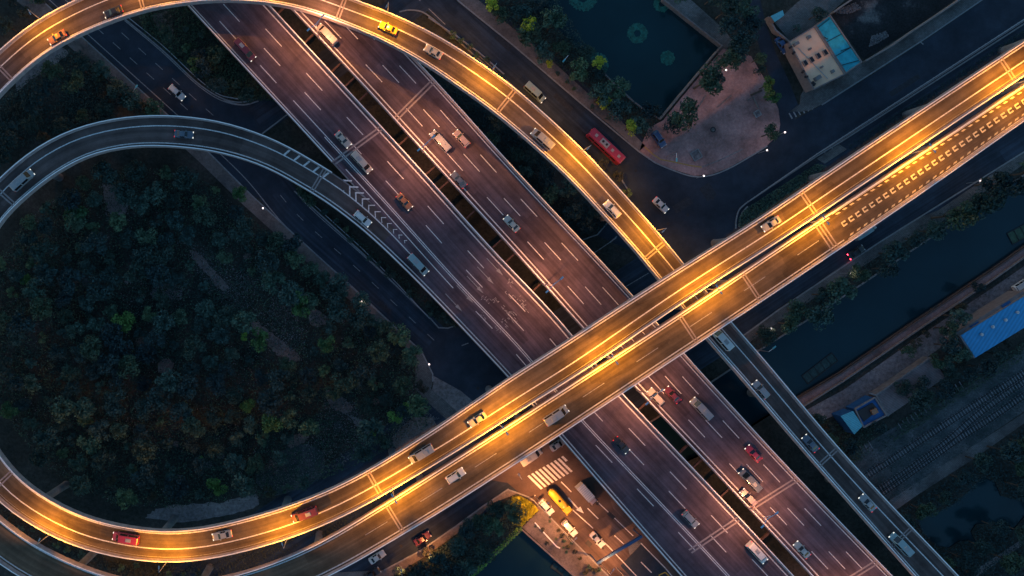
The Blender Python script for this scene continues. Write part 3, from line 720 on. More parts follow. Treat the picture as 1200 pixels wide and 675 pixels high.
slab('footpath', [(777, -1), (845, 53), (838, 60), (846, 66), (852, 56), (862, 52), (848, 34), (812, 2), (780, -30), (770, -30)], 0.06, 'path', 0)
slab('sidewalk', [(925, 131), (937, 131), (950, 129), (963, 122), (1013, 90), (1080, 47), (1133, 12), (1152, -2), (1200, -40), (1180, -50), (1118, 3), (1093, 20), (1064, 38), (1012, 72), (985, 89), (951, 106), (945, 100), (938, 112), (937, 122)], KZ, 'path', 0)
slab('sidewalk', [(957, 186), (983, 169), (992, 175), (966, 192)], KZ, 'path', 0)
slab('sidewalk', [(370, 672), (450, 668), (493, 645), (535, 616), (566, 593), (596, 573), (606, 578), (597, 582), (580, 588), (540, 622), (498, 652), (455, 678), (440, 700), (340, 740), (330, 735)], KZ, 'sidewalk', 0)
slab('sidewalk', [(1250, 147), (1200, 178), (1100, 246), (1075, 256), (1027, 286), (990, 309), (911, 364), (882, 386), (868, 398), (874, 404), (888, 394), (917, 374), (996, 321), (1033, 298), (1100, 262), (1200, 192), (1250, 160)], KZ, 'path', 0)
slab('quay_strip', [(612, 618), (633, 597), (638, 601), (665, 627), (712, 673), (740, 700), (700, 700), (673, 674)], KZ, 'sidewalk', 0)
kerbs = [smooth_px([(262, 118.3), (285, 123), (303, 118.5)]), [(52, 3), (99, 46), (196, 134), (246, 180), (297, 231), (400, 325), (494, 412), (507, 438), (507, 447)],
         smooth_px([(146, 22), (190, 58.5), (235, 100), (262, 116), (282, 120), (300, 116)]), [(345, 224), (424, 296), (506, 375), (514, 384), (525, 384.5), (533, 382)],
         [(505, -35), (538, 2), (600, 52), (677, 118), (749, 178)] + smooth_px([(768, 191), (787, 199), (813, 207), (833, 205.5), (853, 198), (883, 181), (899, 171)]),
         smooth_px([(468, 14), (478, 12), (491, 13), (500, 17), (548, 58), (600, 105)]), [(728, 210), (738, 226), (730, 245), (710, 263), (700, 275), (683, 281)],
         smooth_px([(862, 268), (862.5, 258), (866, 246), (873, 239)]) + [(957, 183), (987, 165), (1200, 28), (1260, -12)], smooth_px([(866, 266), (867, 256), (870, 249), (876, 242)]),
         [(963, 123), (1013, 91), (1080, 48), (1152, -1)], smooth_px([(596, 574), (609, 578.5), (622, 584), (633, 594)]) + [(665, 627), (713, 675)],
         [(450, 668), (493, 645), (535, 616), (566, 593), (596, 573)], [(1250, 147), (1200, 178), (1027, 286), (911, 364), (870, 394)], [(307, 157), (337, 134)]]
for k in kerbs: pxline('kerb', k, 0.34, 0, 'kerb', zh=0.16)
# guard fence along the service road
def label_px(name, pts, wd, zh, mat, label, cat, z=0, group=None, px0=0.0):
    o = pxline(name, pts, wd, z, mat, kind=None, zh=zh, px0=px0); return tag(o, label, cat, group)
def fence(pts, label, h=1.1, mat='steel', cat='guardrail', gap=2.0, group=None):
    root = empty('guardrail', (0, 0, 0), 0, label, cat, group)
    for z in (0.45, 0.8, h-.08): 
        o = pxline('rail', pts, 0.14, z, mat, kind=None, zh=z+0.12); o.parent = root
    mb = MB()
    for a, b in zip(pts[:-1], pts[1:]):
        A, B = W(*a), W(*b); n = max(1, int((B-A).length/gap))
        for i in range(n): p = A.lerp(B, i/n); mb.box((p.x, p.y, h/2), (0.14, 0.14, h))
    mb.build('post', M[mat], root)
fence(smooth_px([(152, 22), (192, 55), (236, 96), (258, 112), (280, 117)]), 'pale guardrail on the curved kerb above the service road, top left')
fence([(348, 222), (424, 291), (465, 332), (503, 373)], 'long pale guardrail between the dark service road and the shrubs under the merging ramp', gap=1.6)
fence([(502, 22), (535, 44), (560, 62), (590, 88)], 'white picket guardrail beside the eastern road behind the orange ramp')
fence([(876, 236), (957, 180), (1200, 22)], 'low guardrail along the hedge strip beside the upper overpass edge')

# quay walls and banks
def wallring(name, poly, wd, z0, z1, mat, label, idx, cat='quay wall'):
    return label_px(name, [poly[i] for i in idx], wd, z1, mat, label, cat, z=z0)
wallring('quay_wall', CANAL, 0.4, -4, 0.2, 'quay_stone', 'dark stone quay wall under the tree row on the northern canal bank', range(0, 8))
label_px('quay_wall', [(925, 473), (933, 468.5), (985, 438), (1080, 373), (1165, 316), (1200, 291), (1330, 206)], 0.35, 0.25, 'quay_brown', 'long pale quay wall on the southern canal bank beside the brick walkway', 'quay wall', z=-4)
slab('brick_walkway', [(925, 474), (933, 469.5), (985, 439), (1080, 374), (1165, 317), (1200, 292), (1330, 207), (1330, 217), (1200, 300), (1165, 325), (1080, 382), (985, 447), (936, 478)], 0.10, 'brick_walk', 0)
label_px('parapet_wall', [(935, 479), (985, 447.5), (1080, 382.5), (1165, 325.5), (1200, 300.5), (1330, 218)], 0.35, 0.7, 'quay_stone', 'thin pale kerb wall on the landward side of the brick walkway', 'wall')
label_px('quay_wall', [(777, -30), (777, 0), (845, 54), (797, 111), (773, 140), (757, 131), (740, 118), (700, 80)], 0.4, 0.5, 'quay_stone', 'grey stone wall round the pond corner beside the pink plaza', 'quay wall', z=-4)
label_px('quay_wall', [(500, 722), (552, 675), (611, 620), (673, 675), (760, 765)], 0.5, 0.3, 'quay_stone', 'pale quay wall around the dark basin at bottom centre', 'quay wall', z=-4)
# lily beds
for px, py, r, lb in ((683, -4, 17, 'large green lily ring at the top edge of the pond'), (747, 39, 11.5, 'round green lily ring in the middle of the pond'), (782, 68, 8, 'small green lily clump toward the plaza side of the pond'), (700, 75, 13, 'green lily bed half hidden by the lit tree on the pond bank'), (775, 5, 9, 'faint green lily bed beside the stone wall at top of the pond')):
    c = W(px, py, -1.2); mb = MB(); rr = r*(H+1.2)/F
    for i in range(int(60*r)):
        t = random.uniform(0, 2*math.pi); q = rr*math.sqrt(random.uniform(0.0 if r < 9 else 0.15, 1))*random.uniform(.93, 1.05); s_ = random.uniform(.09, .26)
        x, y = c.x + q*math.cos(t), c.y + q*math.sin(t); a0 = random.uniform(0, 6)
        mb.face([(x+s_*math.cos(a0+k*1.047), y+s_*math.sin(a0+k*1.047), -1.19+random.uniform(0, .05)) for k in range(6)])
    tag(mb.build('lily_bed', M['lily']), lb, 'water plants', 'lily beds on the pond')
# floating planters
for a, b, wd, lb in (((943, 445), (978, 418), 2.6, 'long dark floating planter near the ramp end of the canal'), ((1183, 280), (1206, 268), 3.2, 'floating planter frame at the right end of the canal'), ((1160, 238), (1166, 243), 1.2, 'short floating log by the northern bank of the canal'), ((647, 662), (672, 679), 1.5, 'narrow green edged raft floating in the bottom basin')):
    A, B = W(*a, -1.2), W(*b, -1.2); c = (A+B)/2; l = (B-A).length; an = math.atan2((B-A).y, (B-A).x)
    root = empty('floating_planter', (c.x, c.y, -1.2), an, lb, 'raft', 'rafts floating on the water')
    fr = MB()
    for y in (-wd/2, wd/2): fr.box((0, y, .1), (l, .16, .28))
    for i in range(int(l/2.2)+2): fr.box((-l/2+i*l/(int(l/2.2)+1), 0, .12), (.14, wd-.16, .22))
    fr.build('frame', M['black'], root); MB().box((0, 0, .03), (l-.2, wd-.2, .12)).build('planting', M['leaf_dark'], root)

# dirt, lots, tilled plot, railway
def blob(name, pts, z, mat, jit=1.2, z0=None):
    p = smooth_px(pts + [pts[0]], 8)[:-1]; p = [(a+random.uniform(-jit, jit), b+random.uniform(-jit, jit)) for a, b in p]
    return slab(name, p, z, mat, z0)
blob('dirt_patch', [(222, 292), (232, 296), (252, 318), (268, 338), (260, 340), (243, 322), (228, 306)], 0.02, 'dirt')
blob('dirt_patch', [(289, 368), (302, 378), (318, 390), (338, 405), (352, 420), (345, 424), (325, 415), (308, 398), (296, 384)], 0.02, 'dirt')
blob('dirt_patch', [(382, 456), (398, 464), (414, 478), (408, 484), (392, 480), (384, 470)], 0.02, 'dirt')
blob('dirt_patch', [(410, 486), (422, 492), (436, 504), (430, 508), (418, 500)], 0.02, 'lot')
blob('dirt_patch', [(335, 514), (352, 508), (362, 512), (352, 520), (338, 524)], 0.02, 'dirt')
blob('dirt_patch', [(362, 362), (374, 364), (384, 376), (376, 382), (364, 380)], 0.02, 'lot')
blob('dirt_patch', [(120, 215), (140, 220), (150, 240), (140, 258), (128, 250)], 0.02, 'lot')
blob('dirt_patch', [(330, 528), (355, 520), (378, 530), (380, 552), (350, 572), (315, 580), (300, 560)], 0.016, 'ballast')
blob('dirt_patch', [(470, 500), (488, 488), (508, 492), (512, 504), (492, 518), (468, 530), (460, 515)], 0.016, 'dirt')
blob('dirt_path', [(170, 606), (185, 596), (225, 590), (262, 588), (300, 580), (302, 592), (262, 604), (215, 612)], 0.02, 'lot')
blob('dirt_patch', [(185, 425), (196, 420), (204, 428), (196, 438), (186, 436)], 0.02, 'dirt')
blob('dirt_patch', [(20, 108), (38, 92), (62, 78), (80, 62), (70, 56), (44, 70), (18, 94)], 0.02, 'lot')
blob('dirt_patch', [(178, 18), (196, 14), (204, 34), (198, 46), (190, 40), (182, 28)], 0.02, 'dirt')
for px, py in ((205, 520), (260, 535), (240, 480), (150, 330), (180, 345), (165, 400), (245, 545), (100, 330), (395, 500), (440, 470), (360, 440), (290, 300), (320, 340), (340, 360), (300, 330), (355, 350)):
    r = random.uniform(4, 8); blob('dirt_patch', [(px+r*random.uniform(.6, 1.3)*math.cos(k*1.05), py+r*random.uniform(.4, 1.1)*math.sin(k*1.05)) for k in range(6)], 0.012+random.uniform(0, .006), random.choice(['lot', 'ballast', 'dirt']))
slab('dirt_lot', [(942, 482), (990, 456), (1080, 392), (1165, 336), (1200, 312), (1330, 225), (1330, 250), (1205, 335), (1150, 366), (1126, 390), (1090, 416), (1030, 455), (1000, 478), (965, 492), (952, 500)], 0.02, 'lot')
slab('tilled_plot', [(975, 17), (1000, -6), (1045, -45), (1150, -45), (1118, 0), (1093, 18), (1012, 70)], 0.03, 'plot')
slab('back_yard', [(908, 27), (935, 2), (985, -30), (1010, -20), (992, -2), (972, 17), (955, 31), (925, 47)], 0.03, 'path')
slab('ballast_bed', [(985, 545), (1036, 590), (1052, 582), (1111, 542), (1200, 482), (1330, 395), (1330, 330), (1200, 410), (1120, 462), (1040, 505), (1000, 530)], 0.02, 'ballast')
slab('rail_path', [(1030, 594), (1042, 603), (1075, 580), (1145, 535), (1200, 496), (1330, 410), (1330, 398), (1200, 484), (1111, 541), (1052, 580)], 0.04, 'path')
slab('rail_path', [(1125, 680), (1138, 680), (1200, 638), (1260, 600), (1260, 592), (1200, 630)], 0.03, 'lot')
def track(pts, label, tie='kerb', rails=True, old=False):
    r = Flat(pts, 1.5); root = empty('railway_track', (0, 0, 0), 0, label, 'railway track', 'railway tracks')
    mb = MB(); q = 0.3
    while q < r.len:
        p = r.at(q, 0, 0.10); mb.box(p, (0.22, 2.0, 0.16), r.ang(q)); q += .8 if not old else 1.3
    mb.build('sleepers', M['sleeper'], root)
    if rails:
        for sg in (-1, 1):
            r.sweep(lambda h: [(sg*.72-.05, .17), (sg*.72+.05, .17), (sg*.72+.05, .32), (sg*.72-.05, .32)][::-1], mb=MB()).build('rail', M['black'], root)
track([(985, 580), (1015, 557.5), (1044, 539), (1071, 521), (1200, 437), (1320, 360)], 'straight railway track nearest the sheds')
track([(1005, 592), (1029, 575), (1078, 541), (1111, 516), (1140, 490), (1169, 468), (1200, 447), (1320, 368)], 'middle railway track curving through the points')
track([(1010, 594), (1033, 578), (1089, 538), (1124, 513), (1156, 493), (1200, 463), (1320, 382)], 'railway track nearest the grey path')
track([(1053, 500), (1089, 477)], 'short disused row of sleepers below the grey shed', old=True, rails=False)
track([(1110, 461), (1129, 449)], 'short disused row of sleepers beside the small pale hut', old=True, rails=False)
track([(1003, 530), (1024, 518)], 'short disused row of sleepers near the unlit ramp', old=True, rails=False)

# ------------------------------------------------------------------ buildings
def quadpx(pts, z): return [W(a, b, z) for a, b in pts]
# beige flat-roofed building with the teal roofed annex
zb = 3.6
M['beige_roof'] = mat_simple('beige_roof', (0.97, 0.56, 0.36), 0.85, 0, 0.10, 0.4)
M['teal_roof'] = mat_simple('teal_roof', (0.03, 0.42, 0.50), 0.6, 0, 0.25, 0.8)
M['blue_sheet'] = mat_roofsheet('blue_sheet', (0.015, 0.25, 0.52), 0.9, R(33), 0.12)
M['grey_sheet'] = mat_roofsheet('grey_sheet', (0.15, 0.125, 0.13), 0.55, R(124), 0.35)
M['cyan_sheet'] = mat_roofsheet('cyan_sheet', (0.10, 0.42, 0.50), 0.5, R(-58), 0.15)
M['plaster'] = mat_simple('plaster_wall', (0.24, 0.20, 0.19), 0.9, 0, 0.2, 1)
M['blue_wall'] = mat_simple('blue_wall', (0.01, 0.10, 0.28), 0.7, 0, 0.2, 1)
def building(name, pts, z, roofmat, wallmat, label, over=0.0, parap=0.35, cat='building'):
    root = empty(name, (0, 0, 0), 0, label, cat); p = [(v.x, v.y) for v in quadpx(pts, z)]
    c = np.mean(p, 0); inn = [(c[0]+(a-c[0])*(1-over), c[1]+(b-c[1])*(1-over)) for a, b in p]
    MB().prism(inn, 0, z-0.06).build('wall', M[wallmat], root)
    MB().prism(p, z-0.05, z+0.06).build('roof', M[roofmat], root)
    if parap:
        mb = MB(); n = len(p)
        for i in range(n):
            a, b = Vector((*p[i], 0)), Vector((*p[(i+1) % n], 0)); d = b-a; m = (a+b)/2
            mb.box((m.x, m.y, z+0.06+parap/2), (d.length, 0.28, parap + (0.01 if i % 2 else 0)), math.atan2(d.y, d.x))
        mb.build('roof_parapet', M['plaster'], root)
    return root
b1 = building('flat_roof_building', [(924, 49.5), (954, 31.5), (989, 87), (953, 105)], zb, 'beige_roof', 'plaster', 'building with a flat beige roof and four skylights beside the teal roofed annex')
for px, py in ((943.5, 74), (951, 70), (959, 65.5), (967, 61.5)):
    c = W(px, py, zb+0.35); an = R(33)+math.pi/2
    fr = MB().box(c, (1.45, 0.95, 0.5), -R(58)).build('skylight', M['plaster'], b1); MB().box((c.x, c.y, c.z+0.29), (1.2, 0.72, 0.08), -R(58)).build('pane', M['glass'], fr)
for px, py in ((926.5, 55.5), (954, 99), (952, 97), (945, 90), (941, 84), (930, 62)): MB().box(W(px, py, zb+0.35), (.7, .5, .6), random.random()).build('roof_fitting', M['black'], b1)
for px, py, a_, b_, h_ in ((932, 52, 1.3, .8, .9), (947, 44, .9, .9, .7), (957, 92, 1.6, 1.0, 1.0), (975, 84, .8, .8, .6), (948, 58, .5, .5, .9), (962, 79, .5, .5, .8)):
    c = W(px, py, zb+.1); MB().box((c.x, c.y, zb+.07+h_/2), (a_, b_, h_), R(33), .92).build('roof_vent', M['girder'], b1)
A, B = W(935, 56, zb+.2), W(970, 92, zb+.2); MB().tube((A.x, A.y, zb+.2), (B.x, B.y, zb+.2), .09).build('roof_pipe', M['steel'], b1)
b2 = building('teal_roof_annex', [(955.5, 30.5), (972, 18.5), (1009, 73), (990.5, 86)], 3.2, 'teal_roof', 'plaster', 'teal blue roofed annex with dark ribs beside the beige roof', parap=0.3)
mb = MB()
for a, b in (((969, 49), (986, 40)), ((979, 66), (998, 55)), ((985, 60), (998, 55)), ((965, 43), (970, 46)), ((984, 77), (1006, 71)), ((958, 33), (972, 22))):
    A, B = W(*a, 3.3), W(*b, 3.3); m = (A+B)/2; mb.box((m.x, m.y, 3.32+0.01*len(mb.f)/6), ((B-A).length, 0.16, 0.12), math.atan2((B-A).y, (B-A).x))
mb.build('roof_rib', M['black'], b2)
building('canopy_hut', [(903, 19), (917, 12), (919, 18), (908, 26)], 3.0, 'teal_head', 'plaster', 'small pale teal roofed hut at the top of the side street', parap=0)
b3 = building('blue_roof_shed', [(1126, 393), (1200, 347.5), (1260, 310), (1282, 345), (1200, 384), (1143, 419)], 5.5, 'blue_sheet', 'plaster', 'long shed with a bright blue sheet roof beside the dirt lot', over=-0.02, parap=0, cat='shed')
mb = MB()
for a, b in (((1122, 392), (1200, 343)),): 
    A, B = W(*a, 4.6), W(*b, 4.6); m = (A+B)/2; mb.box((m.x, m.y, 2.3), ((B-A).length, 1.1, 4.6), math.atan2((B-A).y, (B-A).x))
mb.build('side_annex', M['plaster'], b3)
mb = MB()
for px, py in ((1142, 381.5), (1179, 357)):
    c = W(px, py, 4.7); MB().box((c.x, c.y, 4.75), (2.4, 0.95, 0.3), R(32)).build('vent_box', M['blue_wall'], b3)
for px, py in ((1150, 392), (1163, 383), (1178, 375), (1192, 366)):
    c = W(px, py, 5.7); MB().lathe((c.x, c.y, 5.56), [(.32, 0), (.32, .35), (.42, .4), (.1, .6)], 12).build('roof_ventilator', M['steel'], b3)
b4 = building('grey_shed', [(1026, 463), (1091, 418.5), (1108, 442), (1040.5, 487.5)], 3.0, 'grey_sheet', 'girder', 'long grey sheet roofed shed with a pale ridge edge between the lot and the railway', parap=0, cat='shed')
mb = MB()
for a, b in (((1026, 463), (1091, 418.5)), ((1018, 460.5), (1026, 463)), ((1026, 463), (1040.5, 487.5))):
    A, B = W(*a, 3.1), W(*b, 3.1); m = (A+B)/2; mb.box((m.x, m.y, 3.16+0.01*len(mb.f)/6), ((B-A).length, 0.42, 0.35), math.atan2((B-A).y, (B-A).x))
mb.build('roof_edge', M['quay_stone'], b4)
b5 = building('blue_yard_building', [(1001, 479), (1024, 465.5), (1037.5, 486.5), (1011, 500.5)], 3.6, 'blue_wall', 'blue_wall', 'low blue building with a dark sunken roof and an orange box beside the grey shed', parap=0.5, cat='building')
MB().prism(pxy([(1004, 482), (1022, 472), (1029, 480), (1012, 494)], 3.7), 3.6, 3.9).build('roof_pit', M['black'], b5)
MB().box(W(1024, 482, 4.0), (1.5, 1.3, 0.9), R(28)).build('orange_box', M['car_orange'], b5)
b6 = building('teal_shed', [(985, 487.5), (999.5, 481.5), (1011, 499), (1001, 509)], 4.0, 'cyan_sheet', 'blue_wall', 'small shed with a pale teal roof at the end of the blue building', parap=0, cat='shed')
building('pale_hut', [(1101, 429), (1108, 422.5), (1114.5, 430), (1108, 439)], 2.6, 'quay_stone', 'plaster', 'tiny pale grey hut at the corner of the grey shed', parap=0, cat='hut')
label_px('boundary_wall', [(972, 17.5), (985, 8), (1003, -4), (1040, -30)], 0.35, 2.0, 'plaster', 'white boundary wall running up from the teal roofed annex', 'wall')
label_px('boundary_wall', [(1009, 74), (1040, 56), (1064, 39), (1093, 20), (1118, 3), (1160, -30)], 0.35, 2.0, 'plaster', 'long boundary wall between the tilled plot and the pavement', 'wall')
label_px('boundary_wall', [(896, 22), (905, 38), (922, 52), (938, 82), (951, 106)], 0.4, 1.8, 'plaster', 'boundary wall between the side street and the beige building', 'wall')
# plaza furniture
def planter_ring(px, py, r, label):
    c = W(px, py, KZ); root = empty('plaza_drain', (c.x, c.y, KZ), 0, label, 'drain')
    mb = MB(); n = 20
    for k in range(n):
        a, b = 2*math.pi*k/n, 2*math.pi*(k+1)/n
        mb.quad((r*math.cos(a), r*math.sin(a), .05), (r*math.cos(b), r*math.sin(b), .05), (r*.6*math.cos(b), r*.6*math.sin(b), .05), (r*.6*math.cos(a), r*.6*math.sin(a), .05))
    mb.build('rim', M['black'], root); MB().lathe((0, 0, 0), [(r*.58, 0), (r*.58, .07)], 18).build('cover', M['path'], root)
planter_ring(835.5, 152, 0.75, 'round dark drain cover in the middle of the pink plaza')
def pit(px, py, sx, sy, rz, label):
    c = W(px, py, KZ); root = empty('square_planter', (c.x, c.y, KZ), rz, label, 'planter'); mb = MB()
    for dx, dy, a, b in ((0, sy/2, sx, .2), (0, -sy/2, sx, .2), (sx/2, 0, .2, sy), (-sx/2, 0, .2, sy)): mb.box((dx, dy, .2 + .004*len(mb.f)), (a, b, .4))
    mb.build('frame', M['kerb'], root); MB().box((0, 0, .08), (sx-.2, sy-.2, .16)).build('soil', M['lot'], root)
pit(887, 133.5, 1.5, 1.5, R(30), 'small square grey planter on the right side of the plaza')
pit(815.5, 182, 2.3, 2.3, R(30), 'larger square paved pit near the road edge of the plaza')
label_px('low_wall', [(875, 118), (882, 114), (888, 127)], 0.3, 0.5, 'quay_stone', 'thin white angled low wall on the plaza', 'wall', z=KZ)
label_px('bench', [(879, 112), (892, 106.5)], 0.5, 0.55, 'bark', 'dark long bench on the right side of the plaza', 'bench', z=KZ)
label_px('low_wall', [(840, 126), (857, 112)], 0.2, 0.3, 'quay_stone', 'thin pale strip of low wall on the plaza under the trees', 'wall', z=KZ)
label_px('low_wall', [(806, 141), (815, 131), (827, 112)], 0.2, 0.3, 'quay_stone', 'pale low wall at the foot of the plaza trees', 'wall', z=KZ)
label_px('planter_edge', [(626.5, 612), (640, 627), (652, 640), (656, 642)], 0.3, 0.35, 'rail_paint', 'thin white edging strip on the planted quay beside the basin', 'edging', z=KZ)
mpx = mat_paint('tactile_paving', (0.45, 0.26, 0.07))
M['tactile'] = mpx
pxline('tactile_strip', [(755, 172), (765, 181), (774, 187), (790, 190), (808, 194), (822, 196)], 0.35, KZ+.006, 'tactile')
pxline('tactile_strip', [(822, 196), (845, 187), (870, 175)], 0.3, KZ+.006, 'lot')

# ------------------------------------------------------------------ street lamps
def spot(parent, loc, energy, color, angle=150, blend=0.6, rad=0.18, rot=(0, 0, 0), name='lamp_light'):
    d = bpy.data.lights.new(name, 'SPOT'); d.energy = energy; d.color = color; d.spot_size = R(angle); d.spot_blend = blend; d.shadow_soft_size = rad
    o = bpy.data.objects.new(name, d); COL.objects.link(o); o.parent = parent; o.location = loc; o.rotation_euler = rot
    return o
def batwing(parent, loc, energy, color, tilt=36, angle=104, out=1):
    for sg in (-1, 1): spot(parent, loc, energy/2, color, angle, 0.95, 0.18, (sg*R(tilt), -out*R(15), 0))
def lamp_single(loc, rz, hgt, label, group, energy, color, arm=0.9, post='steel', head='lamp_on', angle=155, base_h=0.0):
    """pole at the empty, short arm along local +x"""
    root = empty('street_lamp', loc, rz, label, 'street lamp', group)
    MB().box((0, 0, 0.04), (.34, .34, .08)).build('base', M[post], root)
    MB().tube((0, 0, 0), (0, 0, hgt), 0.11, 0.06).build('pole', M[post], root)
    MB().tube((0, 0, hgt-.1), (arm, 0, hgt+.1), 0.05, 0.04).build('arm', M[post], root)
    hd = MB().box((arm+.25, 0, hgt+.12), (.75, .3, .14), 0, .8).build('lamp_head', M[post], root)
    MB().box((arm+.28, 0, hgt+.03), (.55, .22, .04)).build('lens', M[head], hd)
    if energy: (batwing(root, (arm+.28, 0, hgt-.04), energy, color) if hgt == 7.0 else spot(root, (arm+.28, 0, hgt-.04), energy, color, angle))
    return root
E_TOP, E_RAMP, E_HI = 14000, 13500, 3600
med = [(462, 577), (587, 500), (709, 418), (827, 340), (946, 260), (1066, 179), (1186, 99)]
names = ['by the left end of the median gap', 'just right of the two pale vehicles', 'above the highway median', 'near the ramp crossing under it', 'by the triple joint', 'over the slowing marks', 'nearest the right edge of the photo']
for (px, py), nm in zip(med, names):
    s_, d_ = roadA.proj(px, py); p = roadA.at(s_, roadA.w(s_)+0.35, 0); an = roadA.ang(s_) + math.pi/2
    root = empty('street_lamp', (p.x, p.y, p.z-.3), an, 'low double headed overpass lamp ' + nm, 'street lamp', 'lamps along the highest overpass')
    MB().box((-.2, 0, 0.02), (.6, .4, .3)).build('base', M['girder'], root)
    MB().tube((0, 0, .1), (0, 0, 7.2), 0.12, 0.07).build('pole', M['steel'], root)
    for sg in (-1, 1):
        MB().tube((0, 0, 7.1), (sg*.55, 0, 7.35), 0.05, 0.045).build('arm', M['steel'], root)
        hd = MB().box((sg*.85, 0, 7.42), (.75, .34, .15), 0, .8).build('lamp_head', M['grey_head'], root)
        MB().box((sg*.85, 0, 7.32), (.55, .24, .04)).build('lens', M['lamp_on'], hd)
        batwing(root, (sg*.9, 0, 7.22), E_TOP, SODIUM, out=sg)
for (px, py), nm in (((338, 633), 'over the lit shrubs at bottom'), ((197, 658), 'at the lowest bend of the loop'), ((59, 628), 'near the bottom left corner')):
    s_, d_ = roadA.proj(px, py); p = roadA.at(s_, roadA.w(s_)-.2, 0.85)
    lamp_single((p.x, p.y, p.z), roadA.ang(s_)-math.pi/2, 7.0, 'low parapet lamp on the lit loop, ' + nm, 'lamps along the highest overpass', E_TOP*1.3, SODIUM)
rn = ['near the top left corner', 'by the joint at the top edge', 'over the highway at the top edge', 'at the top centre beside the eastern road', 'above the blurred light blue van', 'beside the red bus', 'nearest the highest overpass']
for i, ((px, py), nm) in enumerate(zip([(49, 24), (172, -26), (318, -27), (455, 15), (578, 82), (682, 177), (767, 270)], rn)):
    s_, d_ = roadR.proj(px, py); p = roadR.at(s_, roadR.w(s_)-.2, 0.85)
    lamp_single((p.x, p.y, p.z), roadR.ang(s_)-math.pi/2, 7.0, 'low parapet lamp on the orange ramp, ' + nm, 'lamps along the orange ramp', E_RAMP*(1.0 if i < 3 else 1.45), SODIUM)
hn = ['at the top under the orange ramp', 'above the long crossing joint', 'just above the highest overpass', 'just below the highest overpass', 'at bottom near the joint', 'below the bottom edge joint']
for (px, py), nm in zip([(373, 46), (493, 180), (635, 335.5), (746, 458), (869, 597), (985, 722)], hn):
    s_, d_ = roadH2.proj(px, py); p = roadH2.at(s_, -(roadH2.w(s_)+.05), 0); an = roadH2.ang(s_) + math.pi/2
    root = empty('street_lamp', (p.x, p.y, p.z-.4), an, 'tall double armed highway median lamp ' + nm, 'street lamp', 'double armed lamps in the highway median')
    MB().box((.1, 0, .2), (.5, .5, .5)).build('base', M['girder'], root)
    MB().tube((0, 0, .3), (0, 0, 11.2), 0.15, 0.09).build('pole', M['concrete'], root)
    for sg in (-1, 1):
        mb = MB(); mb.tube((0, 0, 9.6), (sg*1.1, 0, 11.5), .05); mb.tube((0, 0, 11.1), (sg*2.1, 0, 12.0), .08, .06); mb.build('arm', M['grey_head'], root)
        hd = MB().box((sg*2.35, 0, 12.05), (.9, .4, .16), 0, .8).build('lamp_head', M['grey_head'], root)
        MB().box((sg*2.35, 0, 11.95), (.6, .26, .04)).build('lens', M['lamp_on'], hd)
        spot(root, (sg*2.4, 0, 11.85), E_HI, ROSE, 140)
# ground lamps
for px, py, rz, h, e, lb in ((627, 581, R(20), 8.5, 9500, 'orange lamp at the kerb corner beside the yellow shrubs'), (704, 660, R(60), 8.0, 7500, 'orange lamp behind the blue gantry beam'),
                            (661, 624, R(50), 8.0, 6500, 'orange lamp on the quay beside the two parked white cars'), (504, 646, R(110), 6.5, 3500, 'orange lamp on the pavement beside the dark red car'),
                            (607, 556, R(120), 5.2, 2500, 'orange lamp half under the overpass by the crosswalk'), (470, 664, R(100), 6.5, 1200, 'dim orange lamp on the pavement below the overpass')):
    c = W(px, py, KZ); lamp_single(tuple(c), rz, h, lb, 'orange lamps along the southern ground roads', e*.62, (1.0, .36, .10), arm=1.2)
for px, py, lb in ((308, 244, 'white globe lamp on the pavement at the upper end of the long service road'), (424, 353, 'white globe lamp on the pavement halfway down the service road'), (503, 427, 'white globe lamp on the grey pavement corner'),
                   (899, 176, 'white globe lamp on the curved kerb of the plaza'), (920, 155, 'white globe lamp by the mouth of the side street'), (825, 206, 'white lamp at the southern plaza kerb'),
                   (904, 385, 'white lamp on the canal pavement near the unlit ramp'), (997, 320, 'white lamp on the canal pavement below the tail lights'), (851, 82, 'white globe lamp between the plaza trees'), (1149, 212, 'faint white lamp on the canal pavement at right')):
    h = 4.6; c = W(px, py, h); root = empty('globe_lamp', (c.x, c.y, 0.0), 0, lb, 'street lamp', 'white globe lamps at ground level')
    MB().tube((0, 0, 0), (0, 0, h-.3), .08, .06).build('pole', M['steel'], root)
    pl = bpy.data.lights.new('lamp_light', 'POINT'); pl.energy = 70; pl.color = (1.0, .62, .5); pl.shadow_soft_size = .5; po = bpy.data.objects.new('lamp_light', pl); COL.objects.link(po); po.parent = root; po.location = (0, 0, h+.75)
    MB().lathe((0, 0, h-.35), [(.10, 0), (.20, .1), (.25, .24), (.20, .38), (.08, .46)], 12).build('globe', M['lamp_cool'], root, smooth=True)
for px, py, rz, lb in ((163.5, 115, R(55), 'teal headed street lamp on the pavement, top left'), (659, 73, R(230), 'teal headed street lamp beside the small lit tree'), (782, 184, R(-90), 'teal headed lamp post at the lower plaza corner'), (722, 665, R(-110), 'teal headed lamp post by the junction road at bottom'), (887, 410, R(40), 'cyan topped post on the canal bank beside the unlit ramp')):
    c = W(px, py, KZ); root = empty('street_lamp', tuple(c), rz, lb, 'street lamp', 'unlit teal headed lamps')
    MB().tube((0, 0, 0), (0, 0, 6), .09, .06).build('pole', M['steel'], root)
    MB().tube((0, 0, 5.9), (1.3, 0, 6.1), .06, .05).build('arm', M['rail_paint'], root); MB().box((1.75, 0, 6.12), (1.0, .4, .14), 0, .8).build('lamp_head', M['teal_head'], root)
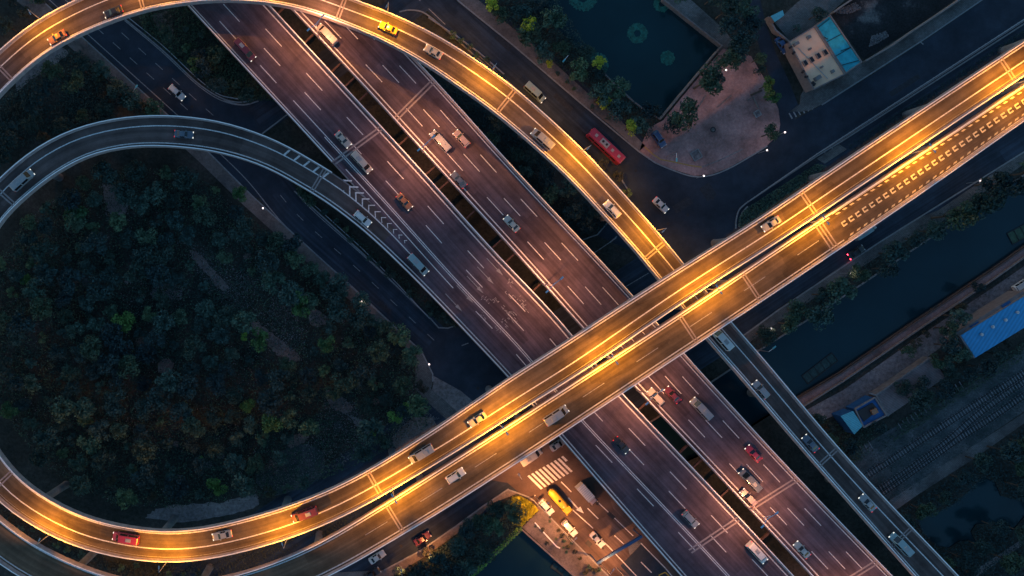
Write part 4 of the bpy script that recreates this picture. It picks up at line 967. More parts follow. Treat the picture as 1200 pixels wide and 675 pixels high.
# gantry over the junction road
A, B = W(699, 660, 5.6), W(752, 628, 5.6); m = (A+B)/2; dv = B-A; an = math.atan2(dv.y, dv.x)
root = empty('sign_gantry', (m.x, m.y, 0), an, 'dark blue overhead sign gantry spanning the lit junction road', 'gantry'); L_ = dv.length
for x in (-L_/2+.2, L_/2-.2): MB().tube((x, 0, 0), (x, 0, 5.9), .2).build('post', M['car_blue'], root)
MB().box((0, 0, 5.75), (L_, .62, .5)).build('beam', M['car_blue'], root)
MB().box((L_*.16, -.36, 4.9), (L_*.62, .08, 1.9)).build('sign_panel', M['car_blue'], root)
# traffic bar
c = W(629, 583, 4.2); root = empty('traffic_signal', (W(624.5, 587, 0).x, W(624.5, 587, 0).y, 0), R(38), 'dark traffic signal arm over the parked white car at the junction corner', 'traffic light')
MB().tube((0, 0, 0), (0, 0, 5.2), .1).build('pole', M['black'], root); MB().tube((0, 0, 5.1), (2.6, 0, 5.3), .06).build('arm', M['black'], root); MB().box((2.5, 0, 5.0), (.8, .25, .3)).build('signal_head', M['black'], root)

# ------------------------------------------------------------------ vehicles
def make_vehicle(kind, paint, Lg, Wd, Ht, st, glass):
    """st: stations (x fraction 0 rear..1 front, z_bottom, belt z, roof z, roof half-width fraction)"""
    root = empty(kind, (0, 0, 0)); P = []; m = None
    for x, zb_, zbelt, zr, wf, wb in st:
        X = (x-.5)*Lg; w_ = Wd/2*wb; wr = Wd/2*wf
        half = [(w_*.86, zb_), (w_, zb_+.12), (w_*1.0, (zb_+zbelt)/2), (w_*.97, zbelt), (wr, zr-.05), (wr*.86, zr)]
        pr = half + [(-a, b) for a, b in reversed(half)]; m = len(pr)
        P += [(X, a, b) for a, b in pr]
    Fs = []
    for i in range(len(st)-1):
        for j in range(m): k = (j+1) % m; Fs.append((i*m+j, (i+1)*m+j, (i+1)*m+k, i*m+k))
    Fs += [tuple(range(m)), tuple(range((len(st)-1)*m+m-1, (len(st)-1)*m-1, -1))]
    body = MB().poly(P, Fs).build('body', M['car_'+paint], root)
    for f in body.data.polygons: f.use_smooth = False
    def pt(i, j, o=.02):
        v = Vector(P[i*m+j]); n = Vector((0, v.y, .8*(v.z-.6))).normalized() if abs(v.y) > .05 else Vector((0, 0, 1)); return v + n*o
    for nm, i, k in glass:
        mb = MB()
        if nm in ('windscreen', 'rear_window'):
            a0, a1, b0, b1 = Vector(P[i*m+5]), Vector(P[i*m+6]), Vector(P[k*m+5]), Vector(P[k*m+6])
            lo, hi = (a0, a1), (b0, b1)
            dx = Vector((.03 if nm == 'windscreen' else -.03, 0, .03))
            q_ = lambda A_, B_, t: A_.lerp(B_, t)
            y0, y1 = q_(lo[0], hi[0], .04), q_(lo[1], hi[1], .04); y2, y3 = q_(lo[1], hi[1], .93), q_(lo[0], hi[0], .93)
            sh = lambda v, o_: Vector((v.x, v.y*1.04, v.z)) + dx
            mb.quad(sh(y0, 0), sh(y1, 0), sh(y2, 0), sh(y3, 0)); mb.build(nm, M['glass'], root)
        else:
            for a_, b_ in ((3, 4), (8, 7)):
                mb = MB(); v = [Vector(P[i*m+a_]), Vector(P[k*m+a_]), Vector(P[k*m+b_]), Vector(P[i*m+b_])]
                c_ = sum(v, Vector())/4; sg = 1 if c_.y > 0 else -1
                v = [c_ + (q-c_)*.88 + Vector((0, sg*.025, .01)) for q in v]; mb.quad(*v).build('side_window', M['glass'], root)
    return root
def wheels(root, xs, hw, r=.33, wd=.22):
    for x in xs:
        for sg in (-1, 1):
            wl = MB().tube((x, sg*(hw-wd), r), (x, sg*hw, r), r, n=14).build('wheel', M['tyre'], root)
            MB().tube((x, sg*(hw-.02), r), (x, sg*(hw+.012), r), r*.55, n=10).build('rim', M['steel'], wl)
def lights(root, L_, hw, zf, zr, tail='tail_red'):
    if LIT and tail == 'tail_red': tail = 'tail_dim'
    for sg in (-1, 1):
        MB().box((L_/2-.04, sg*hw*.74, zf), (.16, .36, .16)).build('headlight', M['head_lit'] if LIT else M['lamp_glass'], root)
        MB().box((-L_/2+.04, sg*hw*.76, zr), (.14, .34, .18)).build('tail_light', M[tail], root)
def sedan(paint, tail='tail_red'):
    st = [(0, .45, .80, .88, .80, .86), (.03, .28, .90, .98, .82, .95), (.15, .25, .95, 1.03, .80, 1), (.30, .25, .95, 1.40, .68, 1), (.42, .25, .94, 1.46, .68, 1), (.56, .25, .92, 1.42, .68, 1), (.70, .25, .88, .96, .82, 1), (.94, .28, .72, .80, .80, .96), (1, .42, .60, .66, .76, .84)]
    r = make_vehicle('parked_car' if False else 'car', paint, 4.6, 1.82, 1.46, st, [('rear_window', 2, 3), ('windscreen', 6, 5), ('side', 3, 4), ('side', 4, 5)])
    wheels(r, (-1.4, 1.4), .9); lights(r, 4.6, .9, .64, .82, tail)
    for sg in (-1, 1): MB().box((.55, sg*1.0, .98), (.2, .2, .14)).build('mirror', M['car_'+paint], r)
    return r
def suv(paint):
    st = [(0, .45, .95, 1.2, .80, .88), (.02, .3, 1.02, 1.45, .78, .97), (.10, .28, 1.04, 1.66, .74, 1), (.35, .28, 1.03, 1.72, .74, 1), (.58, .28, 1.0, 1.66, .72, 1), (.72, .28, .98, 1.06, .84, 1), (.95, .3, .86, .95, .82, .97), (1, .45, .7, .78, .78, .86)]
    r = make_vehicle('car', paint, 4.7, 1.9, 1.72, st, [('rear_window', 0, 2), ('windscreen', 5, 4), ('side', 2, 3), ('side', 3, 4), ('side', 4, 5)])
    wheels(r, (-1.42, 1.42), .94, .36); lights(r, 4.7, .94, .76, .98)
    for sg in (-1, 1):
        MB().box((.62, sg*1.05, 1.05), (.2, .22, .16)).build('mirror', M['car_'+paint], r)
        MB().box((-.5, sg*.58, 1.745), (2.2, .05, .05)).build('roof_rail', M['steel'], r)
    return r
def van(paint, Lg=6.2):
    st = [(0, .35, 1.15, 2.15, .86, .97), (.03, .3, 1.15, 2.28, .86, 1), (.40, .3, 1.15, 2.34, .86, 1), (.72, .3, 1.12, 2.28, .84, 1), (.86, .3, 1.08, 1.20, .84, 1), (.97, .32, .92, 1.0, .80, .97), (1, .42, .7, .76, .78, .9)]
    r = make_vehicle('van', paint, Lg, 2.0, 2.3, st, [('windscreen', 4, 3), ('side', 1, 2), ('side', 2, 3)])
    wheels(r, (-Lg*.3, Lg*.32), .99, .36); lights(r, Lg, 1.0, .8, 1.2)
    MB().box((-Lg*.15, 0, 2.37), (1.3, .9, .16), 0, .85).build('roof_vent', M['car_silver'], r)
    return r
def bus(paint, Lg=11.2):
    Wd, Ht = 2.5, 3.05; root = empty('bus', (0, 0, 0))
    P = []; prof = [(1.25, .35), (1.25, 2.75), (1.12, 3.0), (.8, 3.06), (-.8, 3.06), (-1.12, 3.0), (-1.25, 2.75), (-1.25, .35)]; m = 8
    xs = [(-Lg/2, .93, .05), (-Lg/2+.12, 1, 0), (Lg/2-.35, 1, 0), (Lg/2-.05, .95, .12), (Lg/2, .9, .5)]
    for x, k, dz in xs: P += [(x, y*k, z - (dz if z > 1 else 0)) for y, z in prof]
    Fs = [(i*m+j, i*m+(j+1) % m, (i+1)*m+(j+1) % m, (i+1)*m+j) for i in range(4) for j in range(m)] + [tuple(range(m)), tuple(range(5*m-1, 4*m-1, -1))]
    MB().poly(P, Fs).build('body', M['car_'+paint], root)
    for sg in (-1, 1): 
        for k in range(5): MB().box((-Lg*.36+k*Lg*.165, sg*1.255, 2.05), (Lg*.15, .03, .85)).build('side_window', M['glass'], root)
    MB().box((Lg/2+.005, 0, 1.75), (.05, 2.15, 1.15)).build('windscreen', M['glass'], root); MB().box((-Lg/2-.01, 0, 2.1), (.04, 1.9, .7)).build('rear_window', M['glass'], root)
    ac = MB().box((-Lg*.08, 0, 3.16), (2.6, 1.5, .2), 0, .9).build('air_conditioner', M['car_silver'], root)
    for k in (-.2, .2): MB().lathe((-Lg*.08+k*3, 0, 3.26), [(.34, 0), (.34, .02)], 12).build('fan', M['black'], ac)
    for x in (-Lg*.34, Lg*.16, Lg*.36): MB().box((x, 0, 3.09), (.75, .75, .08)).build('roof_hatch', M['car_silver'], root)
    for sg in (-1, 1): MB().box((Lg/2+.1, sg*1.32, 2.4), (.22, .16, .4)).build('mirror', M['black'], root)
    wheels(root, (-Lg*.28, Lg*.31), 1.24, .48, .3); lights(root, Lg, 1.2, .8, 1.0)
    return root
def box_truck(paint):
    root = empty('box_truck', (0, 0, 0))
    MB().box((-.9, 0, 1.95), (4.6, 2.2, 2.3)).build('cargo_box', M['car_white'], root)
    mb = MB()
    for k in range(9): mb.box((-2.95+k*.52, 0, 3.125), (.07, 2.2, .05))
    mb.build('roof_ribs', M['car_silver'], root)
    MB().box((0, 0, .62), (6.2, .9, .3)).build('chassis', M['black'], root)
    st = [(0, .5, 1.35, 2.3, .88, .98), (.2, .45, 1.35, 2.4, .88, 1), (.62, .45, 1.35, 2.35, .84, 1), (.92, .45, 1.3, 1.42, .86, 1), (1, .5, 1.1, 1.2, .86, .94)]
    c = make_vehicle('cab', paint, 1.9, 2.05, 2.4, st, [('windscreen', 3, 2), ('side', 1, 2)]); 
    for ch in [o for o in COL.objects if o.parent == c]:
        ch.parent = root; ch.location = (2.45, 0, 0)
        if ch.name.startswith('body'): ch.name = 'cab'
    bpy.data.objects.remove(c)
    wheels(root, (-2.0, 2.3), 1.0, .42, .26)
    for sg in (-1, 1): MB().box((3.42, sg*.8, .8), (.1, .3, .2)).build('headlight', M['lamp_glass'], root); MB().box((2.9, sg*1.2, 1.7), (.12, .25, .35)).build('mirror', M['black'], root)
    return root
def tank_truck():
    root = empty('tank_truck', (0, 0, 0)); mb = MB(); P = []; n = 14; m_ = 0
    xs = [(-4.0, .45), (-3.75, .8), (-3.3, 1.02), (-1, 1.08), (1.0, 1.05), (1.7, .95), (1.95, .6)]
    for x, r_ in xs:
        for k in range(n): t = 2*math.pi*k/n; P.append((x, r_*math.cos(t), 1.95+r_*.85*math.sin(t)))
    Fs = [(i*n+k, i*n+(k+1) % n, (i+1)*n+(k+1) % n, (i+1)*n+k) for i in range(len(xs)-1) for k in range(n)] + [tuple(range(n)), tuple(range(len(xs)*n-1, (len(xs)-1)*n-1, -1))]
    MB().poly(P, Fs).build('tank', M['car_yellow'], root, smooth=True)
    mb = MB()
    pts = [(1.7, 1.2), (-3.4, 1.2), (-4.15, .7), (-4.15, -.7), (-3.4, -1.2), (1.7, -1.2)]
    for a, b in zip(pts[:-1], pts[1:]): mb.tube((a[0], a[1], 1.9), (b[0], b[1], 1.9), .1)
    mb.build('side_rail', M['black'], root)
    MB().box((-.2, 0, .7), (8.2, 1.0, .35)).build('chassis', M['black'], root)
    MB().lathe((-.6, 0, 2.8), [(.35, 0), (.35, .22), (.1, .26)], 12).build('hatch', M['black'], root)
    st = [(0, .5, 1.45, 2.5, .88, .98), (.15, .45, 1.45, 2.6, .88, 1), (.62, .45, 1.45, 2.55, .84, 1), (.9, .45, 1.4, 1.5, .86, 1), (1, .5, 1.1, 1.2, .86, .94)]
    c = make_vehicle('cab', 'yellow', 2.2, 2.3, 2.6, st, [('windscreen', 3, 2), ('side', 1, 2)])
    for ch in [o for o in COL.objects if o.parent == c]:
        ch.parent = root; ch.location = (3.15, 0, 0)
        if ch.name.startswith('body'): ch.name = 'cab'
    bpy.data.objects.remove(c)
    wheels(root, (-2.9, -1.8, 3.0), 1.15, .48, .28)
    return root
protos = {}; LIT = False
def place(kind, paint, loc, rz, label, group, cat, scale=1.0):
    key = (kind, paint, LIT)
    if key not in protos:
        o = dict(sedan=sedan, suv=suv, van=van, bus=bus, minibus=lambda p: bus(p, 8.4), truck=box_truck, tank=lambda p: tank_truck(), sedan_lit=lambda p: sedan(p, 'tail_lit'))[kind](paint)
        index_kids(o); protos[key] = o
    else: o = copy_tree(protos[key])
    o.location = loc; o.rotation_euler = (0, 0, rz); tag(o, label, cat, group); return o
def on(road, kind, paint, px, py, dir_, label, group, cat, dz=1.2):
    s_, d_ = road.proj(px, py, dz); lim = road.w(s_) - 1.75; d_ = max(-lim, min(lim, d_))
    p = road.at(s_, d_, .02); an = road.ang(s_) + (0 if dir_ > 0 else math.pi)
    # bottom of the vehicle stands on the deck
    global LIT
    LIT = True; v = place(kind, paint, tuple(p), an, label, group, cat); LIT = False; return v
GH, GA, GR, GG = 'vehicles on the highway', 'vehicles on the highest overpass', 'vehicles on the curved ramps', 'vehicles on the ground roads'
on(roadR, 'sedan', 'black', 132, 13, -1, 'black car on the orange ramp near the top left joint', GR, 'car')
on(roadR, 'sedan', 'orange', 66, 43, -1, 'orange car on the lit ramp near the top left corner', GR, 'car')
on(sw, 'suv', 'white', 207, 108, 1, 'white car with pinkish tint on the service road beside the round shrub', GG, 'car')
on(roadG, 'sedan', 'slate', 215, 157, 1, 'slate blue car at the top of the grey loop ramp', GR, 'car')
on(roadG, 'van', 'silver', 26, 211, 1, 'silver van on the grey loop ramp at the left edge', GR, 'van')
on(roadH1, 'van', 'maroon', 287, 58, 1, 'maroon van at the top of the left highway carriageway', GH, 'van')
on(roadH2, 'van', 'cream', 383, 40, -1, 'cream van just below the orange ramp on the highway', GH, 'van')
on(roadR, 'sedan', 'cream', 508, 60, -1, 'cream car on the orange ramp right of the top centre', GR, 'car')
on(roadR, 'sedan', 'yellow', 455, 32, -1, 'yellow taxi following the cream car at the top of the orange ramp', GR, 'car')
on(roadH1, 'sedan', 'cream', 402, 163, 1, 'cream car crossing the joint on the left highway carriageway', GH, 'car')
on(roadH1, 'sedan', 'orange', 474, 236, 1, 'orange car beside the chevrons on the highway', GH, 'car')
on(roadH1, 'van', 'cream', 424, 190, 1, 'cream van a little below the joint on the left highway carriageway', GH, 'van')
on(roadH2, 'van', 'silver', 516, 165, -1, 'silver van left of the pinkish car on the highway', GH, 'van')
on(roadH2, 'suv', 'pink', 541, 162, -1, 'pinkish car beside the silver van on the highway', GH, 'car')
on(roadH2, 'sedan', 'slate', 537, 211, -1, 'slate grey car close to the highway median', GH, 'car')
on(roadG, 'suv', 'white', 425, 256, 1, 'white car on the grey ramp beside the chevrons', GR, 'car')
on(roadG, 'van', 'teal', 490, 310, 1, 'pale teal van where the grey ramp joins the highway', GR, 'van')
on(roadH2, 'sedan', 'teal', 600, 262, -1, 'pale teal car in the middle of the right highway carriageway', GH, 'car')
on(er, 'van', 'teal', 627, 108, 1, 'light blue van on the eastern road beside the orange ramp', GG, 'van')
on(er, 'bus', 'red', 711, 171, 1, 'bright red bus on the eastern road', GG, 'bus', 2.5)
on(roadR, 'van', 'silver', 636, 163, -1, 'silver van on the orange ramp beside the eastern road', GR, 'van')
on(roadR, 'suv', 'white', 718, 245, -1, 'white car on the orange ramp nearest the highest overpass', GR, 'car')
on(er, 'sedan', 'white', 775, 240, 1, 'white car alone in the dark junction right of the orange ramp', GG, 'car')
on(roadA, 'sedan', 'cream', 905, 262, 1, 'cream car on the highest overpass near the canal', GA, 'car')
on(roadH2, 'suv', 'cream', 769, 465, -1, 'cream car just below the highest overpass by the median lamp', GH, 'car')
on(roadH2, 'sedan', 'maroon', 789, 463, -1, 'maroon car between the cream and silver vehicles below the overpass', GH, 'car')
on(roadH2, 'van', 'silver', 822, 479, -1, 'silver van near the right highway parapet below the overpass', GH, 'van')
on(roadH2, 'sedan', 'red', 884, 532, -1, 'red car in the outer lane of the right highway carriageway', GH, 'car')
on(roadH2, 'van', 'slate', 879, 563, -1, 'slate van just behind the long joint on the right carriageway', GH, 'van')
on(roadH2, 'suv', 'pink', 873, 588, -1, 'pinkish car next to the median by the lower joint', GH, 'car')
on(roadH2, 'sedan', 'teal', 941, 645, -1, 'pale teal car at the bottom edge of the right carriageway', GH, 'car')
on(roadH1, 'suv', 'silver', 810, 609, 1, 'silver car on the left highway carriageway at the lower joint', GH, 'car')
on(roadH1, 'van', 'white', 888, 648, 1, 'white van by the median at the bottom of the left carriageway', GH, 'van')
on(roadH1, 'sedan', 'black', 729, 522, 1, 'black car on the left highway carriageway below the overpass', GH, 'car')
on(roadA, 'sedan', 'cream', 560, 492, 1, 'cream car in the brightest lamp pool of the highest overpass', GA, 'car')
on(roadA, 'van', 'silver', 494, 532, 1, 'silver van on the highest overpass left of the cream one', GA, 'van')
on(roadB, 'suv', 'white', 534, 558, -1, 'white car alone on the lower carriageway of the highest overpass', GA, 'car')
on(roadB, 'van', 'silver', 652, 487, -1, 'silver van on the lower carriageway above the lit junction', GA, 'van')
on(roadA, 'van', 'maroon', 357, 603, 1, 'maroon van where the highest overpass starts to bend', GA, 'van')
on(roadA, 'sedan', 'silver', 260, 628, 1, 'silver car at the bottom of the lit loop', GA, 'car')
on(roadA, 'van', 'red', 147, 631, 1, 'red van at the lowest bend of the lit loop', GA, 'van')
on(roadR, 'van', 'white', 846, 397, -1, 'white van on the unlit ramp just below the highest overpass', GR, 'van')
on(roadR, 'suv', 'silver', 892, 457, -1, 'silver car on the unlit ramp crossing the canal', GR, 'car')
on(roadR, 'sedan', 'slate', 951, 520, -1, 'slate car on the unlit ramp beside the sheds', GR, 'car')
on(roadR, 'sedan', 'silver', 1018, 590, -1, 'silver car on the unlit ramp by the railway', GR, 'car')
on(roadR, 'van', 'teal', 1056, 638, -1, 'pale teal van near the bottom end of the unlit ramp', GR, 'van')
def gcar(kind, paint, px, py, ang, label, cat, z=.03):
    c = W(px, py, .8); return place(kind, paint, (c.x, c.y, z), ang, label, GG, cat)
DR = math.atan2(.646, 1)   # heading north-east along the arterial
SE = R(-48)
gcar('sedan', 'white', 442, 653, DR, 'white car on the dark road under the overpass edge, bottom left of centre', 'car')
gcar('sedan', 'maroon', 495, 631, DR, 'dark red car beside the orange lamp on the lower arterial road', 'car')
gcar('sedan', 'black', 436, 673, DR, 'black car at the bottom edge at the overpass edge', 'car')
gcar('sedan_lit', 'black', 1003.5, 295.5, DR, 'black car with bright red tail lights beside the canal trees', 'car')
gcar('van', 'teal', 1013, 271, DR, 'teal van half hidden under the overpass beyond the red tail lights', 'van')
gcar('suv', 'white', 640, 594, SE, 'white car nearest the yellow shrubs at the junction kerb', 'car')
gcar('suv', 'white', 667.5, 619, SE, 'white car parked between the planted quay and the white saloon', 'car')
gcar('sedan', 'white', 700, 632.5, SE, 'white saloon in the lane nearest the blue gantry', 'car')
gcar('tank', 'yellow', 655, 586.5, SE, 'yellow tank truck waiting behind the crosswalk', 'truck')
gcar('truck', 'pink', 686.5, 578, SE, 'white box truck with pink cab beside the highway edge', 'truck')
gcar('sedan', 'silver', 654, 521, DR, 'silver car at the crosswalk half under the highway', 'car')
gcar('van', 'cream', 622, 535, DR, 'cream van half under the overpass beside the crosswalk', 'van')
gcar('suv', 'blue', 772, 163, R(-55), 'dark blue car parked on the plaza under the trees', 'car', KZ+.01)
gcar('sedan', 'blue', 916.5, 52.5, R(-58), 'blue car parked against the beige building', 'car')
gcar('suv', 'silver', 1115.5, 387, R(33), 'pale car parked at the corner of the blue roofed shed', 'car')
gcar('suv', 'white', 1197, 334, R(33), 'white car parked on the lot at the right edge', 'car')

# ------------------------------------------------------------------ trees
def leaf_cloud(n_lobes, rx, rz, leaves, size, rs):
    """numpy quads spread over several overlapping lobes -> verts (4n,3)"""
    th = rs.uniform(0, 2*np.pi, n_lobes); rr = np.sqrt(rs.uniform(0, 1, n_lobes))*rx*.68
    cz = rs.uniform(-.35, .55, n_lobes)*rz*(1-rr/rx*.6)
    lc = np.stack([rr*np.cos(th), rr*np.sin(th), cz], 1); lr = rs.uniform(.26, .46, n_lobes)*rx
    idx = rs.integers(0, n_lobes, leaves); v = rs.normal(size=(leaves, 3)); v /= np.linalg.norm(v, axis=1)[:, None]
    v[:, 2] = np.where(rs.random(leaves) < .7, np.abs(v[:, 2]), v[:, 2])
    rad = lr[idx]*rs.uniform(.62, 1.08, leaves); c = lc[idx] + v*rad[:, None]*np.array([1, 1, .8])
    nrm = v + rs.normal(size=(leaves, 3))*.65; nrm /= np.linalg.norm(nrm, axis=1)[:, None]
    a = np.cross(nrm, rs.normal(size=(leaves, 3))); a /= np.linalg.norm(a, axis=1)[:, None]; b = np.cross(nrm, a)
    s = size*rs.uniform(.55, 1.3, leaves)[:, None]
    V = np.stack([c-a*s, c-b*s*.55, c+a*s, c+b*s*.55], 1)
    return V.reshape(-1, 3)
def quads_mesh(name, V, mat):
    n = len(V)//4; m = bpy.data.meshes.new(name); m.vertices.add(len(V)); m.vertices.foreach_set('co', V.astype(np.float32).ravel())
    m.loops.add(4*n); m.loops.foreach_set('vertex_index', np.arange(4*n, dtype=np.int32)); m.polygons.add(n)
    m.polygons.foreach_set('loop_start', np.arange(0, 4*n, 4, dtype=np.int32)); m.update(calc_edges=True); m.materials.append(mat); return m
def trunk_mesh(h, rs, spread):
    mb = MB(); mb.tube((0, 0, -.1), (0, 0, h*.62), .22, .13, 7)
    for k in range(5):
        t = k*1.25 + rs.uniform(-.3, .3); a = (0, 0, h*rs.uniform(.35, .6)); b = (spread*math.cos(t), spread*math.sin(t), h*rs.uniform(.75, .95)); mb.tube(a, b, .10, .04, 5)
    m = bpy.data.meshes.new('trunk'); m.from_pydata(mb.v, [], mb.f); m.materials.append(M['bark']); return m
KIND = {}
def kind_variants(key, n, rx, rz, ht, lobes, leaves, size, mat):
    KIND[key] = []
    for i in range(n):
        rs = np.random.default_rng(hash((key, i)) % 1000 if False else (sum(map(ord, key))*7+i)); V = leaf_cloud(lobes, rx, rz, leaves, size, rs); V[:, 2] += ht
        KIND[key].append((quads_mesh('crown', V, M[mat]), trunk_mesh(ht, rs, rx*.45), rx))
kind_variants('dark', 6, 3.0, 2.4, 5.6, 11, 900, .30, 'leaf_dark')
kind_variants('mid', 6, 3.0, 2.4, 5.4, 11, 900, .30, 'leaf_mid')
kind_variants('green', 3, 2.8, 2.2, 5.0, 9, 900, .28, 'leaf_green')
kind_variants('yellow', 4, 2.1, 1.8, 4.2, 10, 620, .25, 'leaf_yellow_lit')
kind_variants('lime', 2, 2.2, 1.5, 4.4, 12, 520, .24, 'leaf_lime')
kind_variants('small', 4, 1.5, 1.3, 2.6, 6, 380, .22, 'leaf_mid')
kind_variants('brown', 3, 1.9, 1.4, 2.8, 8, 480, .24, 'leaf_brown')
def tree(key, x, y, sc_, label, group, cat='tree', name='tree', z=0.0):
    if key in ('small', 'brown') and name == 'tree':
        name = cat = 'shrub'; label = label.replace('tree', 'shrub', 1); group = group.replace('trees', 'shrubs', 1) if group else group
    cm, tm, rx = random.choice(KIND[key]); root = empty(name, (x, y, z), random.uniform(0, 6.28), label, cat, group); root.scale = (sc_, sc_, sc_*random.uniform(.85, 1.15))
    c = bpy.data.objects.new('crown', cm); COL.objects.link(c); c.parent = root
    t = bpy.data.objects.new('trunk', tm); COL.objects.link(t); t.parent = root
    return root
def clear(x, y, r, top):
    for o in ROADS:
        i = int(np.argmin(np.hypot(o.C[:, 0]-x, o.C[:, 1]-y)))
        if math.hypot(o.C[i, 0]-x, o.C[i, 1]-y) < o.hw[i] + r*.75 and o.C[i, 2]-2.2 < top: return False
    return True
def scatter(poly, n, rmin, zc=5.0, avoid=()):
    p = [(v.x, v.y) for v in (W(a, b, zc) for a, b in poly)]; xs = [a for a, _ in p]; ys = [b for _, b in p]; out_ = []
    for _ in range(n*30):
        x, y = random.uniform(min(xs), max(xs)), random.uniform(min(ys), max(ys))
        if inpoly(x, y, p) and all((x-a)**2+(y-b)**2 > rmin*rmin for a, b in out_) and not any(inpoly(x, y, q) for q in avoid): out_.append((x, y))
        if len(out_) >= n: break
    return out_
random.seed(11)
FOREST = [(0, 300), (22, 270), (60, 235), (100, 212), (150, 196), (205, 198), (245, 215), (290, 250), (345, 305), (400, 350), (455, 400), (490, 425), (488, 455), (505, 478), (500, 500), (450, 528), (400, 552), (350, 572), (300, 584), (240, 592), (190, 594), (140, 592), (95, 572), (55, 545), (20, 505), (-5, 465), (-28, 420), (-25, 350)]
bare = [pxy(p, 4) for p in ([(205, 280), (240, 288), (300, 330), (345, 345), (372, 368), (360, 425), (340, 420), (290, 375), (245, 345)], [(335, 535), (365, 515), (380, 460), (415, 470), (440, 510), (400, 548), (330, 572), (290, 580), (290, 560)], [(465, 495), (490, 480), (515, 490), (480, 525), (450, 525)], [(118, 210), (150, 214), (152, 258), (125, 260)], [(180, 420), (206, 415), (208, 440), (186, 442)], [(160, 590), (300, 575), (300, 600), (160, 610)])]
def px_of(x, y, z): return PPX + x*F/(H-z), PPY - y*F/(H-z)
def wood_label(x, y, key):
    px, py = px_of(x, y, 5)
    look = {'dark': 'dark', 'mid': 'mid green', 'small': 'small round', 'green': 'fresh green', 'brown': 'brownish'}[key]
    if px < 130: where = 'on the far left side of the wood' if py < 430 else 'in the lower left bulge of the wood'
    elif py < 300: where = 'at the top of the wood beneath the grey ramp arch'
    elif px > 380: where = 'at the right end of the wood near the service road'
    elif px > 270: where = 'around the bare strips right of the wood centre' if py < 470 else 'near the lit overpass in the lower right wood'
    elif py < 430: where = 'in the middle of the wood'
    else: where = 'in the lower middle of the wood above the lit loop'
    return f'{look} tree {where}', f'{look} trees {where}'
ft = scatter(FOREST, 215, 4.3, 5.0, bare); n_ok = 0
for x, y in ft:
    if not clear(x, y, 2.6, 7.5): continue
    px, py = px_of(x, y, 5)
    key = 'mid' if random.random() < .38 else 'dark'
    if px < 120 and random.random() < .35: key = 'mid'
    if 190 < px < 420 and 330 < py < 430 and random.random() < .4: key = 'small'
    if random.random() < .22: key = 'small'
    if random.random() < .04: key = 'green'
    if py > 555 and random.random() < .15: key = 'brown'
    lb, gr = wood_label(x, y, key); tree(key, x, y, random.uniform(.72, 1.3) if key != 'small' else random.uniform(.9, 1.5), lb, gr)
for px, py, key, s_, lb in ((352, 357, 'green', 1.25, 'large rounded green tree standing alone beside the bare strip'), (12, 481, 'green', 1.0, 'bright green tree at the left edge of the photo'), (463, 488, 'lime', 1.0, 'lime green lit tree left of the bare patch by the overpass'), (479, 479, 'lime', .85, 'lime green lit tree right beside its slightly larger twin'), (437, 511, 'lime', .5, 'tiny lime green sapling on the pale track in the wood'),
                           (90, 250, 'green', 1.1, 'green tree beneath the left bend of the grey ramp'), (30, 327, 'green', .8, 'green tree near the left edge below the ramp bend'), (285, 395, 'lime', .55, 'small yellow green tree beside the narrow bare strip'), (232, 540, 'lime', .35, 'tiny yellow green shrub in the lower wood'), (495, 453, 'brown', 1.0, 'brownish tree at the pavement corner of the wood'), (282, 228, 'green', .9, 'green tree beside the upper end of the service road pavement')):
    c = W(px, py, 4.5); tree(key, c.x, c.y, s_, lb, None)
# edge rows
def row(poly, n, rmin, keys, label, group, sc_=(.7, 1.2), zc=5.0, cat='tree', name='tree', top=7):
    for x, y in scatter(poly, n, rmin, zc):
        if clear(x, y, 2.2 if top > 5 else 1.2, top): tree(random.choice(keys), x, y, random.uniform(*sc_), label, group, cat, name)
row([(0, 190), (0, 135), (40, 98), (75, 72), (110, 80), (130, 95), (165, 118), (180, 128), (150, 132), (100, 142), (60, 158)], 24, 4.6, ['dark', 'dark', 'dark', 'brown'], 'dark tree in the wedge between the orange ramp and the grey ramp', 'trees between the two ramps at left')
row([(-10, 40), (-10, -10), (48, -10), (52, 2), (30, 22)], 9, 4.2, ['dark', 'brown'], 'dark tree outside the orange ramp in the top left corner', 'trees in the top left corner')
row([(180, 20), (222, 12), (260, 55), (300, 97), (300, 112), (280, 116), (240, 98), (205, 60)], 17, 4.0, ['dark', 'dark', 'brown', 'small'], 'dark tree between the service road curve and the left highway parapet', 'trees between service road and highway', (.6, 1.0))
c = W(232, 79, 4); tree('green', c.x, c.y, 1.0, 'round yellow green tree between the service road curve and the highway', None)
row([(345, 215), (400, 262), (440, 300), (500, 352), (540, 385), (531, 381), (505, 375), (425, 295), (350, 226)], 26, 2.6, ['dark', 'small', 'small'], 'low dark tree in the strip between the service road and merging ramp', 'trees between service road and merging ramp', (.55, .85), 2.5, top=5)
row([(515, 100), (560, 128), (640, 195), (700, 250), (712, 262), (684, 278), (650, 245), (600, 190)], 30, 3.6, ['dark', 'dark', 'mid'], 'dark tree between the orange ramp and the right highway parapet', 'trees between orange ramp and highway', (.6, 1.05))
row([(515, 30), (550, 60), (600, 100), (595, 88), (540, 42)], 6, 2.5, ['small'], 'small tree behind the picket rail beside the eastern road', 'small trees beside the picket rail', (.6, .9), 2.5, top=5)
row([(700, 190), (735, 225), (745, 235), (735, 215), (712, 192)], 5, 2.5, ['small', 'brown'], 'small tree beside the orange ramp below the red bus', 'small trees below the red bus', (.6, .95), 2.5, top=5)
